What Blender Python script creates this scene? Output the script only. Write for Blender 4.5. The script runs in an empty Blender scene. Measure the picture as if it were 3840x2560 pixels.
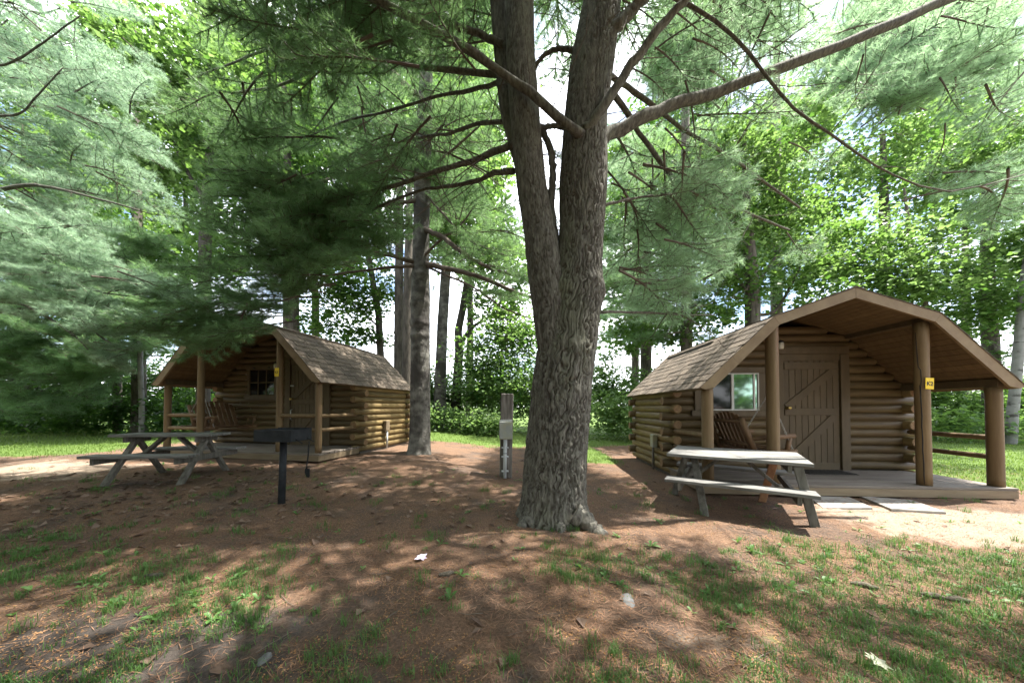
import bpy, math, random
import numpy as np
from mathutils import Vector, Matrix, Euler

random.seed(7)
rng = np.random.default_rng(11)
SC = bpy.context.scene
COL = SC.collection

# ------------------------------------------------------------------ camera, sky, sun, exposure
EYE = 1.338
PITCH = 0.0192
FPX = 1200.0
C0 = 221.8
cam_data = bpy.data.cameras.new('camera')
cam = bpy.data.objects.new('camera', cam_data)
COL.objects.link(cam)
cam.location = (0, 0, EYE)
cam.rotation_euler = (math.pi / 2 + PITCH, 0, 0)
cam_data.sensor_width = 36
cam_data.sensor_fit = 'HORIZONTAL'
cam_data.lens = FPX / 3840 * 36
cam_data.shift_y = C0 / 3840
cam_data.clip_start = 0.05
cam_data.clip_end = 3000
SC.camera = cam

SUN = Vector((0.36, 0.07, 0.93)).normalized()
SUN_EL = math.asin(SUN.z)
SUN_AZ = math.atan2(SUN.x, SUN.y)           # clockwise from +Y
world = bpy.data.worlds.new('World')
SC.world = world
world.use_nodes = True
nt = world.node_tree
nt.nodes.clear()
n_out = nt.nodes.new('ShaderNodeOutputWorld')
n_bg = nt.nodes.new('ShaderNodeBackground')
n_sky = nt.nodes.new('ShaderNodeTexSky')
n_sky.sky_type = 'NISHITA'
n_sky.sun_disc = False
n_sky.sun_elevation = SUN_EL
n_sky.sun_rotation = SUN_AZ
n_sky.air_density = 1.0
n_sky.dust_density = 1.5
n_tc = nt.nodes.new('ShaderNodeTexCoord')
n_map = nt.nodes.new('ShaderNodeMapping')
n_map.inputs['Scale'].default_value = (1, 1, 2.2)
n_noise = nt.nodes.new('ShaderNodeTexNoise')
n_noise.inputs['Scale'].default_value = 2.3
n_noise.inputs['Detail'].default_value = 7
n_ramp = nt.nodes.new('ShaderNodeValToRGB')
n_ramp.color_ramp.elements[0].position = 0.38
n_ramp.color_ramp.elements[1].position = 0.58
n_mix = nt.nodes.new('ShaderNodeMix')
n_mix.data_type = 'RGBA'
nt.links.new(n_tc.outputs['Generated'], n_map.inputs['Vector'])
nt.links.new(n_map.outputs['Vector'], n_noise.inputs['Vector'])
nt.links.new(n_noise.outputs['Fac'], n_ramp.inputs['Fac'])
nt.links.new(n_ramp.outputs['Color'], n_mix.inputs[0])
nt.links.new(n_sky.outputs['Color'], n_mix.inputs[6])
n_mix.inputs[7].default_value = (11.0, 11.3, 12.0, 1)      # sunlit cloud
nt.links.new(n_mix.outputs[2], n_bg.inputs['Color'])
n_bg.inputs['Strength'].default_value = 0.112
nt.links.new(n_bg.outputs['Background'], n_out.inputs['Surface'])

sun_data = bpy.data.lights.new('sun', 'SUN')
sun_data.energy = 5.0
sun_data.angle = math.radians(0.53)
sun_data.color = (1.0, 0.95, 0.87)
sun = bpy.data.objects.new('sun', sun_data)
COL.objects.link(sun)
sun.rotation_euler = SUN.to_track_quat('Z', 'Y').to_euler()
sun.location = SUN * 60

SC.view_settings.view_transform = 'Standard'
SC.view_settings.look = 'None'
SC.view_settings.gamma = 1
SC.view_settings.use_curve_mapping = False
SC.view_settings.exposure = 2.0
SC.cycles.use_denoising = True
SC.cycles.max_bounces = 8
SC.cycles.diffuse_bounces = 4
SC.cycles.transmission_bounces = 6
SC.cycles.sample_clamp_indirect = 8

# ------------------------------------------------------------------ picture measurements -> world points
_c, _s = math.cos(PITCH), math.sin(PITCH)


def sm(t):
    t = np.clip(t, 0, 1)
    return t * t * (3 - 2 * t)


def terrain(x, y):
    x = np.asarray(x, float)
    y = np.asarray(y, float)
    base = .22 * sm((1.5 - x) / 5) * sm((y - 2.5) / 3.5)
    fade = np.exp(-np.maximum(0, np.hypot(x, y - 4) - 14) / 10)
    b = (.012 * np.sin(1.7 * x + .6 * y) + .010 * np.sin(2.9 * y - 1.1 * x + 1) + .006 * np.sin(5.3 * x + 4.1 * y)
         + .004 * np.sin(9.1 * x - 7.3 * y + 2) + .003 * np.sin(17 * x + 13 * y))
    return base + b * fade - .004


def ray(px, py):
    u = (px - 1920) / FPX
    v = -(py - 1280 - C0) / FPX
    return np.array([u, _c - v * _s, _s + v * _c])


def gp(px, py, h=0.0):
    d = ray(px, py)
    t = (h - EYE) / d[2]
    for _ in range(50):
        p = t * d
        t = (h + float(terrain(p[0], p[1])) - EYE) / d[2]
    return np.array([0, 0, EYE]) + t * d


def at(px, py, y):
    d = ray(px, py)
    return np.array([0, 0, EYE]) + d * (y / d[1])


def pxof(p):
    x, y, z = p[0], p[1], p[2] - EYE
    dep = y * _c + z * _s
    up = -y * _s + z * _c
    if dep < .05:
        return None
    return 1920 + FPX * x / dep, 1280 + C0 - FPX * up / dep


# ------------------------------------------------------------------ helpers
def link(o, parent=None):
    COL.objects.link(o)
    if parent is not None:
        o.parent = parent
    return o


def thing(name, label, cat, loc=(0, 0, 0), rz=0.0, group=None):
    o = bpy.data.objects.new(name, None)
    o.empty_display_size = .2
    o.location = Vector([float(v) for v in loc])
    o.rotation_euler = (0, 0, rz)
    o['label'] = label
    o['category'] = cat
    if group:
        o['group'] = group
    return link(o)


def tag(o, label=None, cat=None, group=None, kind=None):
    if label:
        o['label'] = label
    if cat:
        o['category'] = cat
    if group:
        o['group'] = group
    if kind:
        o['kind'] = kind
    return o


class MB:
    """collects shapes and links them as one mesh object"""

    def __init__(self):
        self.v, self.f, self.m, self.s = [], [], [], []

    def add(self, vs, fs, mi=0, smooth=False):
        b = len(self.v)
        self.v.extend([tuple(map(float, p)) for p in vs])
        for f in fs:
            self.f.append([i + b for i in f])
            self.m.append(mi)
            self.s.append(smooth)
        return self

    def box(self, c, d, mi=0, M=None, bev=0.0):
        x, y, z = d[0] / 2, d[1] / 2, d[2] / 2
        if bev > 0:
            b = min(bev, x * .9, y * .9, z * .9)
            pts = []
            for sx in (-1, 1):
                for sy in (-1, 1):
                    for sz in (-1, 1):
                        pts += [(sx * (x - b), sy * (y - b), sz * z), (sx * (x - b), sy * y, sz * (z - b)), (sx * x, sy * (y - b), sz * (z - b))]
            import bmesh
            bm = bmesh.new()
            bv = [bm.verts.new(p) for p in pts]
            bmesh.ops.convex_hull(bm, input=bv)
            bm.verts.index_update()
            vs = [v.co.copy() for v in bm.verts]
            fs = [[v.index for v in f.verts] for f in bm.faces]
            bm.free()
        else:
            vs = [Vector((sx * x, sy * y, sz * z)) for sx in (-1, 1) for sy in (-1, 1) for sz in (-1, 1)]
            fs = [(0, 1, 3, 2), (4, 6, 7, 5), (0, 4, 5, 1), (2, 3, 7, 6), (0, 2, 6, 4), (1, 5, 7, 3)]
        if M is not None:
            vs = [M @ Vector(v) for v in vs]
        vs = [Vector(v) + Vector(c) for v in vs]
        return self.add(vs, fs, mi)

    def beam(self, a, b, w, h, mi=0, up=(0, 0, 1), bev=0.004):
        """board from a to b, w across, h along up"""
        a, b = Vector(a), Vector(b)
        d = (b - a)
        L = d.length
        d.normalize()
        u = Vector(up)
        side = d.cross(u).normalized()
        u = side.cross(d).normalized()
        M = Matrix((d, side, u)).transposed()
        return self.box((a + b) / 2, (L, w, h), mi, M, bev)

    def tube(self, pts, rad, n=8, mi=0, cap=True, smooth=True):
        pts = [Vector([float(q) for q in p]) for p in pts]
        if not hasattr(rad, '__len__'):
            rad = [rad] * len(pts)
        N = len(pts)
        tang = []
        for i in range(N):
            a = pts[max(0, i - 1)]
            b = pts[min(N - 1, i + 1)]
            t = (b - a)
            tang.append(t.normalized() if t.length > 1e-9 else Vector((0, 0, 1)))
        ref = Vector((1, 0, 0)) if abs(tang[0].x) < .8 else Vector((0, 1, 0))
        e1 = tang[0].cross(ref).normalized()
        vs, fs = [], []
        for i in range(N):
            e1 = (e1 - tang[i] * e1.dot(tang[i])).normalized()
            e2 = tang[i].cross(e1)
            for k in range(n):
                a = 2 * math.pi * k / n
                vs.append(pts[i] + (e1 * math.cos(a) + e2 * math.sin(a)) * rad[i])
        for i in range(N - 1):
            for k in range(n):
                k2 = (k + 1) % n
                fs.append((i * n + k, i * n + k2, (i + 1) * n + k2, (i + 1) * n + k))
        self.add(vs, fs, mi, smooth)
        if cap:
            b = len(self.v) - len(vs)
            self.f.append([b + k for k in range(n)][::-1])
            self.f.append([b + (N - 1) * n + k for k in range(n)])
            self.m += [mi, mi]
            self.s += [False, False]
        return self

    def mesh(self, name, mats):
        me = bpy.data.meshes.new(name)
        me.from_pydata(self.v, [], self.f)
        if not isinstance(mats, (list, tuple)):
            mats = [mats]
        for m in mats:
            me.materials.append(m)
        me.polygons.foreach_set('material_index', self.m)
        me.polygons.foreach_set('use_smooth', self.s)
        me.update()
        return me

    def build(self, name, mats, parent=None):
        return link(bpy.data.objects.new(name, self.mesh(name, mats)), parent)


def np_mesh(name, verts, faces, mats, midx=None, smooth=False):
    """verts (N,3), faces (M,k) arrays"""
    verts = np.asarray(verts, np.float32)
    faces = np.asarray(faces, np.int32)
    me = bpy.data.meshes.new(name)
    k = faces.shape[1]
    me.vertices.add(len(verts))
    me.vertices.foreach_set('co', verts.ravel())
    me.loops.add(faces.size)
    me.loops.foreach_set('vertex_index', faces.ravel())
    me.polygons.add(len(faces))
    me.polygons.foreach_set('loop_start', np.arange(0, faces.size, k, dtype=np.int32))
    me.polygons.foreach_set('loop_total', np.full(len(faces), k, np.int32))
    if not isinstance(mats, (list, tuple)):
        mats = [mats]
    for m in mats:
        me.materials.append(m)
    if midx is not None:
        me.polygons.foreach_set('material_index', np.asarray(midx, np.int32))
    me.polygons.foreach_set('use_smooth', np.full(len(faces), smooth))
    me.update(calc_edges=True)
    return me


# ------------------------------------------------------------------ materials
def mat(name, c1, c2, scale=(1, 1, 1), ns=6.0, rough=.75, bump=.25, rand=0.0, detail=6, lo=.35, hi=.65, spec=.3,
        c3=None, ns3=1.5, lo3=.5, hi3=.62, metal=0.0, dist=0.02, hue=0.0):
    m = bpy.data.materials.new(name)
    m.use_nodes = True
    t = m.node_tree
    N = t.nodes
    Lk = t.links.new
    p = N['Principled BSDF']
    tc = N.new('ShaderNodeTexCoord')
    mp = N.new('ShaderNodeMapping')
    mp.inputs['Scale'].default_value = scale
    Lk(tc.outputs['Object'], mp.inputs['Vector'])
    no = N.new('ShaderNodeTexNoise')
    no.inputs['Scale'].default_value = ns
    no.inputs['Detail'].default_value = detail
    no.inputs['Roughness'].default_value = .62
    oi = N.new('ShaderNodeObjectInfo')
    ad = N.new('ShaderNodeVectorMath')
    ad.operation = 'MULTIPLY_ADD'
    cb = N.new('ShaderNodeCombineXYZ')
    for k in range(3):
        Lk(oi.outputs['Random'], cb.inputs[k])
    Lk(cb.outputs[0], ad.inputs[0])
    ad.inputs[1].default_value = (37, 21, 53)
    Lk(mp.outputs[0], ad.inputs[2])
    Lk(ad.outputs[0], no.inputs['Vector'])
    rp = N.new('ShaderNodeValToRGB')
    rp.color_ramp.elements[0].position = lo
    rp.color_ramp.elements[1].position = hi
    rp.color_ramp.elements[0].color = (*c1, 1)
    rp.color_ramp.elements[1].color = (*c2, 1)
    Lk(no.outputs['Fac'], rp.inputs['Fac'])
    col = rp.outputs['Color']
    if c3 is not None:
        n3 = N.new('ShaderNodeTexNoise')
        n3.inputs['Scale'].default_value = ns3
        n3.inputs['Detail'].default_value = 5
        Lk(ad.outputs[0], n3.inputs['Vector'])
        r3 = N.new('ShaderNodeValToRGB')
        r3.color_ramp.elements[0].position = lo3
        r3.color_ramp.elements[1].position = hi3
        Lk(n3.outputs['Fac'], r3.inputs['Fac'])
        mx = N.new('ShaderNodeMix')
        mx.data_type = 'RGBA'
        Lk(r3.outputs['Color'], mx.inputs[0])
        Lk(col, mx.inputs[6])
        mx.inputs[7].default_value = (*c3, 1)
        col = mx.outputs[2]
    if rand > 0:
        hs = N.new('ShaderNodeHueSaturation')
        mr = N.new('ShaderNodeMapRange')
        mr.inputs[3].default_value = 1 - rand
        mr.inputs[4].default_value = 1 + rand
        Lk(oi.outputs['Random'], mr.inputs[0])
        Lk(mr.outputs[0], hs.inputs['Value'])
        Lk(col, hs.inputs['Color'])
        col = hs.outputs['Color']
    Lk(col, p.inputs['Base Color'])
    p.inputs['Roughness'].default_value = rough
    p.inputs['Specular IOR Level'].default_value = spec
    p.inputs['Metallic'].default_value = metal
    if bump > 0:
        bp = N.new('ShaderNodeBump')
        bp.inputs['Strength'].default_value = bump
        bp.inputs['Distance'].default_value = dist
        Lk(no.outputs['Fac'], bp.inputs['Height'])
        Lk(bp.outputs[0], p.inputs['Normal'])
    return m


def leafmat(name, c1, c2, tcol, tmix=.5, rough=.5, spec=.35, ns=1.3):
    """thin leaf: diffuse and gloss on top, light coming through from behind"""
    m = bpy.data.materials.new(name)
    m.use_nodes = True
    t = m.node_tree
    N = t.nodes
    Lk = t.links.new
    p = N['Principled BSDF']
    out = N['Material Output']
    geo = N.new('ShaderNodeNewGeometry')
    no = N.new('ShaderNodeTexNoise')
    no.inputs['Scale'].default_value = ns
    no.inputs['Detail'].default_value = 3
    Lk(geo.outputs['Position'], no.inputs['Vector'])
    wn = N.new('ShaderNodeMath')
    wn.operation = 'MULTIPLY_ADD'
    Lk(geo.outputs['Random Per Island'], wn.inputs[0])
    wn.inputs[1].default_value = .5
    Lk(no.outputs['Fac'], wn.inputs[2])
    sb = N.new('ShaderNodeMath')
    sb.operation = 'SUBTRACT'
    Lk(wn.outputs[0], sb.inputs[0])
    sb.inputs[1].default_value = .25
    rp = N.new('ShaderNodeValToRGB')
    rp.color_ramp.elements[0].position = .25
    rp.color_ramp.elements[1].position = .75
    rp.color_ramp.elements[0].color = (*c1, 1)
    rp.color_ramp.elements[1].color = (*c2, 1)
    Lk(sb.outputs[0], rp.inputs['Fac'])
    Lk(rp.outputs['Color'], p.inputs['Base Color'])
    p.inputs['Roughness'].default_value = rough
    p.inputs['Specular IOR Level'].default_value = spec
    tr = N.new('ShaderNodeBsdfTranslucent')
    tr.inputs['Color'].default_value = (*tcol, 1)
    mx = N.new('ShaderNodeMixShader')
    mx.inputs[0].default_value = tmix
    Lk(p.outputs[0], mx.inputs[1])
    Lk(tr.outputs[0], mx.inputs[2])
    Lk(mx.outputs[0], out.inputs['Surface'])
    return m


W = {}
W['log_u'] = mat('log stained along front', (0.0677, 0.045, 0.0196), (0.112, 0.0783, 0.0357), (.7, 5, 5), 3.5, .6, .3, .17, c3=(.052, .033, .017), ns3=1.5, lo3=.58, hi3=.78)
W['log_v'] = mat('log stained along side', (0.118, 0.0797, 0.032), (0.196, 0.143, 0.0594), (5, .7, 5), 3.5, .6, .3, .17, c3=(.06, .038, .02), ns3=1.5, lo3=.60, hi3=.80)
W['log_end'] = mat('log end grain', (0.137, 0.0788, 0.0378), (0.22, 0.142, 0.0709), (3, 3, 3), 9, .75, .3, .1)
W['post'] = mat('post stained wood', (0.117, 0.0744, 0.035), (0.166, 0.114, 0.0564), (6, 6, .5), 3, .62, .3, .08, c3=(.17, .10, .055), ns3=.9, lo3=.62, hi3=.75)
W['trim'] = mat('trim painted brown', (0.0698, 0.0493, 0.0268), (0.0939, 0.069, 0.0382), (2, 2, .6), 4, .6, .12, .06)
W['fascia'] = mat('fascia stained tan', (0.17, 0.118, 0.0659), (0.22, 0.162, 0.0927), (1.5, 1.5, 1.5), 3, .65, .12, .05, c3=(.24, .16, .10), ns3=1.8, lo3=.66, hi3=.8)
W['soffit'] = mat('soffit boards stained', (0.105, 0.0678, 0.0323), (0.148, 0.0992, 0.0462), (1, 6, 1), 3, .6, .12, .10)
W['deck'] = mat('deck boards weathered', (0.124, 0.102, 0.0832), (0.181, 0.157, 0.133), (.8, 6, 6), 3, .75, .25, .12)
W['rim'] = mat('deck rim board stained', (0.149, 0.111, 0.0693), (0.198, 0.153, 0.099), (.8, 5, 5), 3, .7, .2, .06)
W['shingle'] = mat('roof shingle weathered', (0.0733, 0.0562, 0.0415), (0.151, 0.122, 0.0928), (1, 1, 1), 7, .9, .5, .32, c3=(.11, .085, .065), ns3=2.3, lo3=.55, hi3=.75)
W['table'] = mat('table boards weathered grey', (0.0968, 0.0943, 0.0894), (0.208, 0.203, 0.19), (.9, 9, 9), 3.2, .8, .4, .10, c3=(.16, .13, .10), ns3=1.4, lo3=.6, hi3=.8)
W['tlegs'] = mat('table leg weathered grey', (0.0751, 0.0671, 0.0563), (0.166, 0.156, 0.137), (7, 7, .9), 3, .85, .4, .12)
W['tleg_new'] = mat('table leg fresh brown wood', (.30, .15, .085), (.42, .23, .13), (7, 7, .9), 3, .7, .3, .05)
W['slab'] = mat('concrete slab', (0.214, 0.199, 0.178), (0.286, 0.27, 0.244), (1, 1, 1), 9, .85, .3, .05)
W['iron'] = mat('grill iron black', (0.0101, 0.0112, 0.0134), (0.0252, 0.028, 0.0325), (1, 1, 1), 8, .75, .3, 0, spec=.25, c3=(.05, .035, .026), ns3=5, lo3=.58, hi3=.75)
W['steel'] = mat('galvanised steel', (.32, .33, .33), (.46, .46, .45), (1, 1, 1), 10, .45, .1, 0, metal=.6)
W['chain'] = mat('chain steel', (.30, .29, .27), (.42, .41, .38), (1, 1, 1), 10, .45, 0, 0, metal=.5)
W['box'] = mat('grey outlet box', (0.243, 0.259, 0.235), (0.324, 0.34, 0.308), (1, 1, 1), 5, .55, .1, 0, c3=(.33, .31, .19), ns3=3.5, lo3=.45, hi3=.62)
W['pvc'] = mat('pale conduit', (0.406, 0.429, 0.429), (0.484, 0.507, 0.507), (1, 1, 1), 5, .5, .05)
W['timber'] = mat('weathered post timber', (0.0779, 0.0674, 0.0567), (0.234, 0.213, 0.192), (9, 9, .9), 2.6, .85, .5, 0, c3=(.05, .042, .036), ns3=2.2, lo3=.56, hi3=.70)
W['yellow'] = mat('yellow number plate', (0.64, 0.448, 0.012), (0.688, 0.496, 0.016), (1, 1, 1), 5, .5, 0)
W['black'] = mat('black print', (.012, .012, .012), (.02, .02, .02), (1, 1, 1), 5, .5, 0)
W['rubber'] = mat('door mat rubber', (.025, .022, .02), (.05, .045, .04), (1, 1, 1), 20, .9, .5)
W['brass'] = mat('brass knob', (.55, .40, .14), (.62, .46, .18), (1, 1, 1), 5, .3, 0, metal=.9)
W['white'] = mat('white vinyl frame', (0.464, 0.464, 0.432), (0.528, 0.528, 0.496), (1, 1, 1), 5, .5, 0)
W['foundation'] = mat('dark skirting', (.06, .05, .04), (.11, .095, .08), (1, 1, 1), 6, .9, .4)
W['lampglass'] = mat('lamp glass', (0.44, 0.424, 0.36), (0.544, 0.528, 0.464), (1, 1, 1), 5, .15, 0, spec=.6)
W['swing'] = mat('swing wood', (0.096, 0.0544, 0.0282), (0.142, 0.0846, 0.0443), (3, 3, 3), 3, .6, .2, .12)
W['bark'] = mat('pine bark grey', (0.0558, 0.0491, 0.0415), (0.163, 0.155, 0.128), (1, 1, .30), 26, .92, .8, 0, c3=(.125, .130, .085), ns3=1.3, lo3=.54, hi3=.72, dist=.02)
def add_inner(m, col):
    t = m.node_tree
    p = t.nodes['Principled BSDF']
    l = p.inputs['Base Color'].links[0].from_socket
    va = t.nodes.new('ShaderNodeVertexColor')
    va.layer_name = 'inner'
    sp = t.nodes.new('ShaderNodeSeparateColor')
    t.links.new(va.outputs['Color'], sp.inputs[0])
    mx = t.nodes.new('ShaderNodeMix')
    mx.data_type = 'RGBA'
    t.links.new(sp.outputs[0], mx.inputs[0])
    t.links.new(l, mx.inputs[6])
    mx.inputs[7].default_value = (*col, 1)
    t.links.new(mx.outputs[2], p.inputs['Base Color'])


W['bark2'] = mat('pine bark pale bands', (0.051, 0.0468, 0.0408), (0.18, 0.174, 0.153), (1, 1, 1.1), 5.5, .9, .6, 0, c3=(.055, .05, .045), ns3=1.15, lo3=.52, hi3=.60, dist=.03)
W['bark3'] = mat('hardwood bark', (0.042, 0.036, 0.03), (0.12, 0.105, 0.087), (1, 1, .25), 9, .9, .6, .2, dist=.03)
W['birch'] = mat('birch bark', (0.141, 0.138, 0.13), (0.192, 0.189, 0.181), (1, 1, 2), 3, .7, .2, 0, c3=(.05, .045, .04), ns3=2.6, lo3=.60, hi3=.66)
W['twig'] = mat('twig bark', (0.0595, 0.0462, 0.035), (0.14, 0.112, 0.0875), (1, 1, 1), 6, .85, .3, .15)
W['stone'] = mat('grey stone', (0.0944, 0.0944, 0.0944), (0.153, 0.153, 0.149), (1, 1, 1), 14, .85, .5)
W['petal'] = mat('purple white petal', (.62, .52, .72), (.78, .76, .80), (1, 1, 1), 18, .6, 0)
W['dryleaf'] = leafmat('dry pale leaf', (.36, .36, .25), (.48, .49, .36), (.4, .4, .25), .3)
W['cone'] = mat('pine cone', (.06, .05, .038), (.13, .11, .08), (1, 1, 1), 30, .9, .6)

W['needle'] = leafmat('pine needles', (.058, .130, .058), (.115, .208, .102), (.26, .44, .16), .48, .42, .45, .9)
W['needle_y'] = leafmat('pine needles sunlit tone', (.108, .195, .108), (.185, .285, .170), (.42, .62, .34), .56, .40, .45, .9)  # lighter copy of the needle colour for boughs meant to look sunlit
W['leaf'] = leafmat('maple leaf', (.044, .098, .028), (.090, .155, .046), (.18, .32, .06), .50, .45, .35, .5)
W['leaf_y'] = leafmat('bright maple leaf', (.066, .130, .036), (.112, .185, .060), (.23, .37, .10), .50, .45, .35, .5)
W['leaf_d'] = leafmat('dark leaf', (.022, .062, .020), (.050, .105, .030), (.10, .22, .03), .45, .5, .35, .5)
W['grass'] = leafmat('grass blade', (.045, .115, .028), (.090, .170, .045), (.14, .27, .06), .35, .55, .3, 1.5)
W['lawn'] = leafmat('sunny lawn blade', (.085, .150, .030), (.135, .205, .050), (.20, .30, .05), .35, .6, .25, .8)
W['weed'] = leafmat('broad weed leaf', (.060, .135, .030), (.10, .19, .05), (.15, .30, .05), .30, .5, .35, 2)
W['litter'] = leafmat('fallen pine needles', (.125, .067, .041), (.285, .168, .105), (.2, .1, .05), .05, .8, .2, 3)
W['flake'] = leafmat('fallen catkin flakes', (.20, .105, .045), (.34, .19, .085), (.2, .1, .05), .05, .8, .2, 3)
W['brownleaf'] = leafmat('fallen brown leaf', (.075, .048, .034), (.20, .14, .105), (.2, .1, .05), .08, .8, .25, 4)


def plain(name, col, rough, metal=0.0, spec=.5):
    m = bpy.data.materials.new(name)
    m.use_nodes = True
    p = m.node_tree.nodes['Principled BSDF']
    p.inputs['Base Color'].default_value = (*col, 1)
    p.inputs['Roughness'].default_value = rough
    p.inputs['Metallic'].default_value = metal
    p.inputs['Specular IOR Level'].default_value = spec
    return m


W['glass_dark'] = plain('dark window glass', (.006, .007, .008), .06, 0, .5)
W['glass_mirror'] = plain('coated window glass', (.22, .33, .27), .05, .85, .5)


def ground_material():
    m = bpy.data.materials.new('forest floor')
    m.use_nodes = True
    t = m.node_tree
    N = t.nodes
    Lk = t.links.new
    p = N['Principled BSDF']
    geo = N.new('ShaderNodeNewGeometry')

    def noise(s, d=6, r=.6):
        n = N.new('ShaderNodeTexNoise')
        n.inputs['Scale'].default_value = s
        n.inputs['Detail'].default_value = d
        n.inputs['Roughness'].default_value = r
        Lk(geo.outputs['Position'], n.inputs['Vector'])
        return n.outputs['Fac']

    def ramp(f, a, b, ca, cb):
        r = N.new('ShaderNodeValToRGB')
        r.color_ramp.elements[0].position = a
        r.color_ramp.elements[1].position = b
        r.color_ramp.elements[0].color = (*ca, 1)
        r.color_ramp.elements[1].color = (*cb, 1)
        Lk(f, r.inputs['Fac'])
        return r.outputs['Color']

    def mix(f, a, b):
        x = N.new('ShaderNodeMix')
        x.data_type = 'RGBA'
        Lk(f, x.inputs[0])
        Lk(a, x.inputs[6])
        Lk(b, x.inputs[7])
        return x.outputs[2]

    at_ = N.new('ShaderNodeVertexColor')
    at_.layer_name = 'zones'
    sep = N.new('ShaderNodeSeparateColor')
    Lk(at_.outputs['Color'], sep.inputs[0])

    def edged(ch, s):
        # zone value broken up by noise so that the border is ragged
        a = N.new('ShaderNodeMath')
        a.operation = 'MULTIPLY_ADD'
        n = noise(s, 5, .65)
        sub = N.new('ShaderNodeMath')
        sub.operation = 'SUBTRACT'
        Lk(n, sub.inputs[0])
        sub.inputs[1].default_value = .5
        Lk(sub.outputs[0], a.inputs[0])
        a.inputs[1].default_value = 1.5
        Lk(sep.outputs[ch], a.inputs[2])
        return ramp(a.outputs[0], .38, .62, (0, 0, 0), (1, 1, 1))

    fine = noise(55, 8, .75)
    duff = ramp(fine, .32, .72, (.072, .043, .029), (.240, .152, .098))
    soil = ramp(fine, .3, .75, (.040, .033, .029), (.105, .088, .076))
    sunlit_sand = ramp(fine, .3, .75, (.20, .15, .11), (.36, .29, .225))  # pale sandy tone that brightens the sun patches by colour
    green = ramp(noise(22, 7, .7), .3, .75, (.045, .085, .018), (.13, .185, .045))
    soft = ramp(noise(1.6, 5, .65), .45, .68, (0, 0, 0), (.75, .75, .75))
    col = mix(soft, duff, soil)
    col = mix(edged(1, 2.4), col, soil)
    col = mix(edged(2, 2.0), col, sunlit_sand)
    col = mix(edged(0, 3.0), col, green)
    Lk(col, p.inputs['Base Color'])
    p.inputs['Roughness'].default_value = .95
    p.inputs['Specular IOR Level'].default_value = .15
    b = N.new('ShaderNodeBump')
    b.inputs['Strength'].default_value = .8
    b.inputs['Distance'].default_value = .03
    Lk(fine, b.inputs['Height'])
    Lk(b.outputs[0], p.inputs['Normal'])
    return m


# ------------------------------------------------------------------ ground
def vnoise(x, y, cell, seed):
    r = np.random.default_rng(seed)
    G = r.random((64, 64))
    X, Y = np.asarray(x) / cell, np.asarray(y) / cell
    i, j = np.floor(X).astype(int), np.floor(Y).astype(int)
    fx, fy = sm(X - i), sm(Y - j)
    i0, i1, j0, j1 = i % 64, (i + 1) % 64, j % 64, (j + 1) % 64
    return (G[i0, j0] * (1 - fx) * (1 - fy) + G[i1, j0] * fx * (1 - fy) + G[i0, j1] * (1 - fx) * fy + G[i1, j1] * fx * fy)


def grass_zone(x, y):
    """how far the ground at x, y is green lawn (0..1)"""
    right = sm((x - 7.6 - .12 * (y - 5)) / 1.2) * sm((y - 3.9) / .8)
    back = sm((y - 9.2 - .25 * np.abs(x + .5)) / 2.0) * (x > -4)
    back = np.maximum(back, sm((y - 16.5) / 3))
    left = sm((-x - 9.2) / 2.5) * sm((y - 6.6) / 1.5)
    between = sm((x - .9) / .6) * sm((2.9 - x) / .5) * sm((y - 7.0) / 1.0)
    return np.maximum.reduce([right, back, left, between])


def fore_green(x, y):
    """patchy grass in the foreground (0..1)"""
    n = vnoise(x, y, .42, 3) * .6 + vnoise(x, y, .17, 4) * .4
    d = y
    rt = sm((x - .3) / 1.3) * sm((3.3 + .12 * x - d) / .9)
    band = sm((-1.0 - x) / 1.0) * np.exp(-((d - (2.55 - .16 * (x + 3))) / .55) ** 2)
    low = sm((2.1 - d) / .5) * .55
    mid = np.exp(-((x - .9) / 1.1) ** 2 - ((d - 2.7) / .6) ** 2) * .7
    g = np.maximum.reduce([rt * .9, band * .9, low, mid, np.full_like(d, .26)])
    return sm((g * 1.15 * (1 - .75 * sunlit_sand_zone(x, y)) + n - .84) / .62)


def soil_zone(x, y):
    return np.maximum(.85 * np.exp(-((x + 2.2) / 1.7) ** 2 - ((y - 1.75) / .55) ** 2), .45 * np.exp(-((x - .3) / .9) ** 2 - ((y - 1.6) / .3) ** 2))


def sunlit_sand_zone(x, y):  # pale sandy ground painted in where the sun patches fall
    a = 1.0 * np.exp(-((x - 5.3) / 1.5) ** 4 - ((y - 3.65 + .10 * (x - 5.3)) / .70) ** 4)
    b = .75 * np.exp(-((x - 4.3) / .6) ** 2 - ((y - 4.3) / .35) ** 2)
    return np.maximum.reduce([a, b, .8 * np.exp(-((x + 8.6) / 2.2) ** 2 - ((y - 5.9) / 1.0) ** 2),
                              .7 * np.exp(-((x - 1.25) / .45) ** 2 - ((y - 1.85) / .16) ** 2)])


def axis(a, b, step, far):
    core = np.arange(a, b + step / 2, step)
    out = []
    d, x = step, b
    while x < far:
        d *= 1.16
        x += d
        out.append(x)
    inn = []
    d, x = step, a
    while x > -far:
        d *= 1.16
        x -= d
        inn.append(x)
    return np.concatenate([inn[::-1], core, out])


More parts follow.
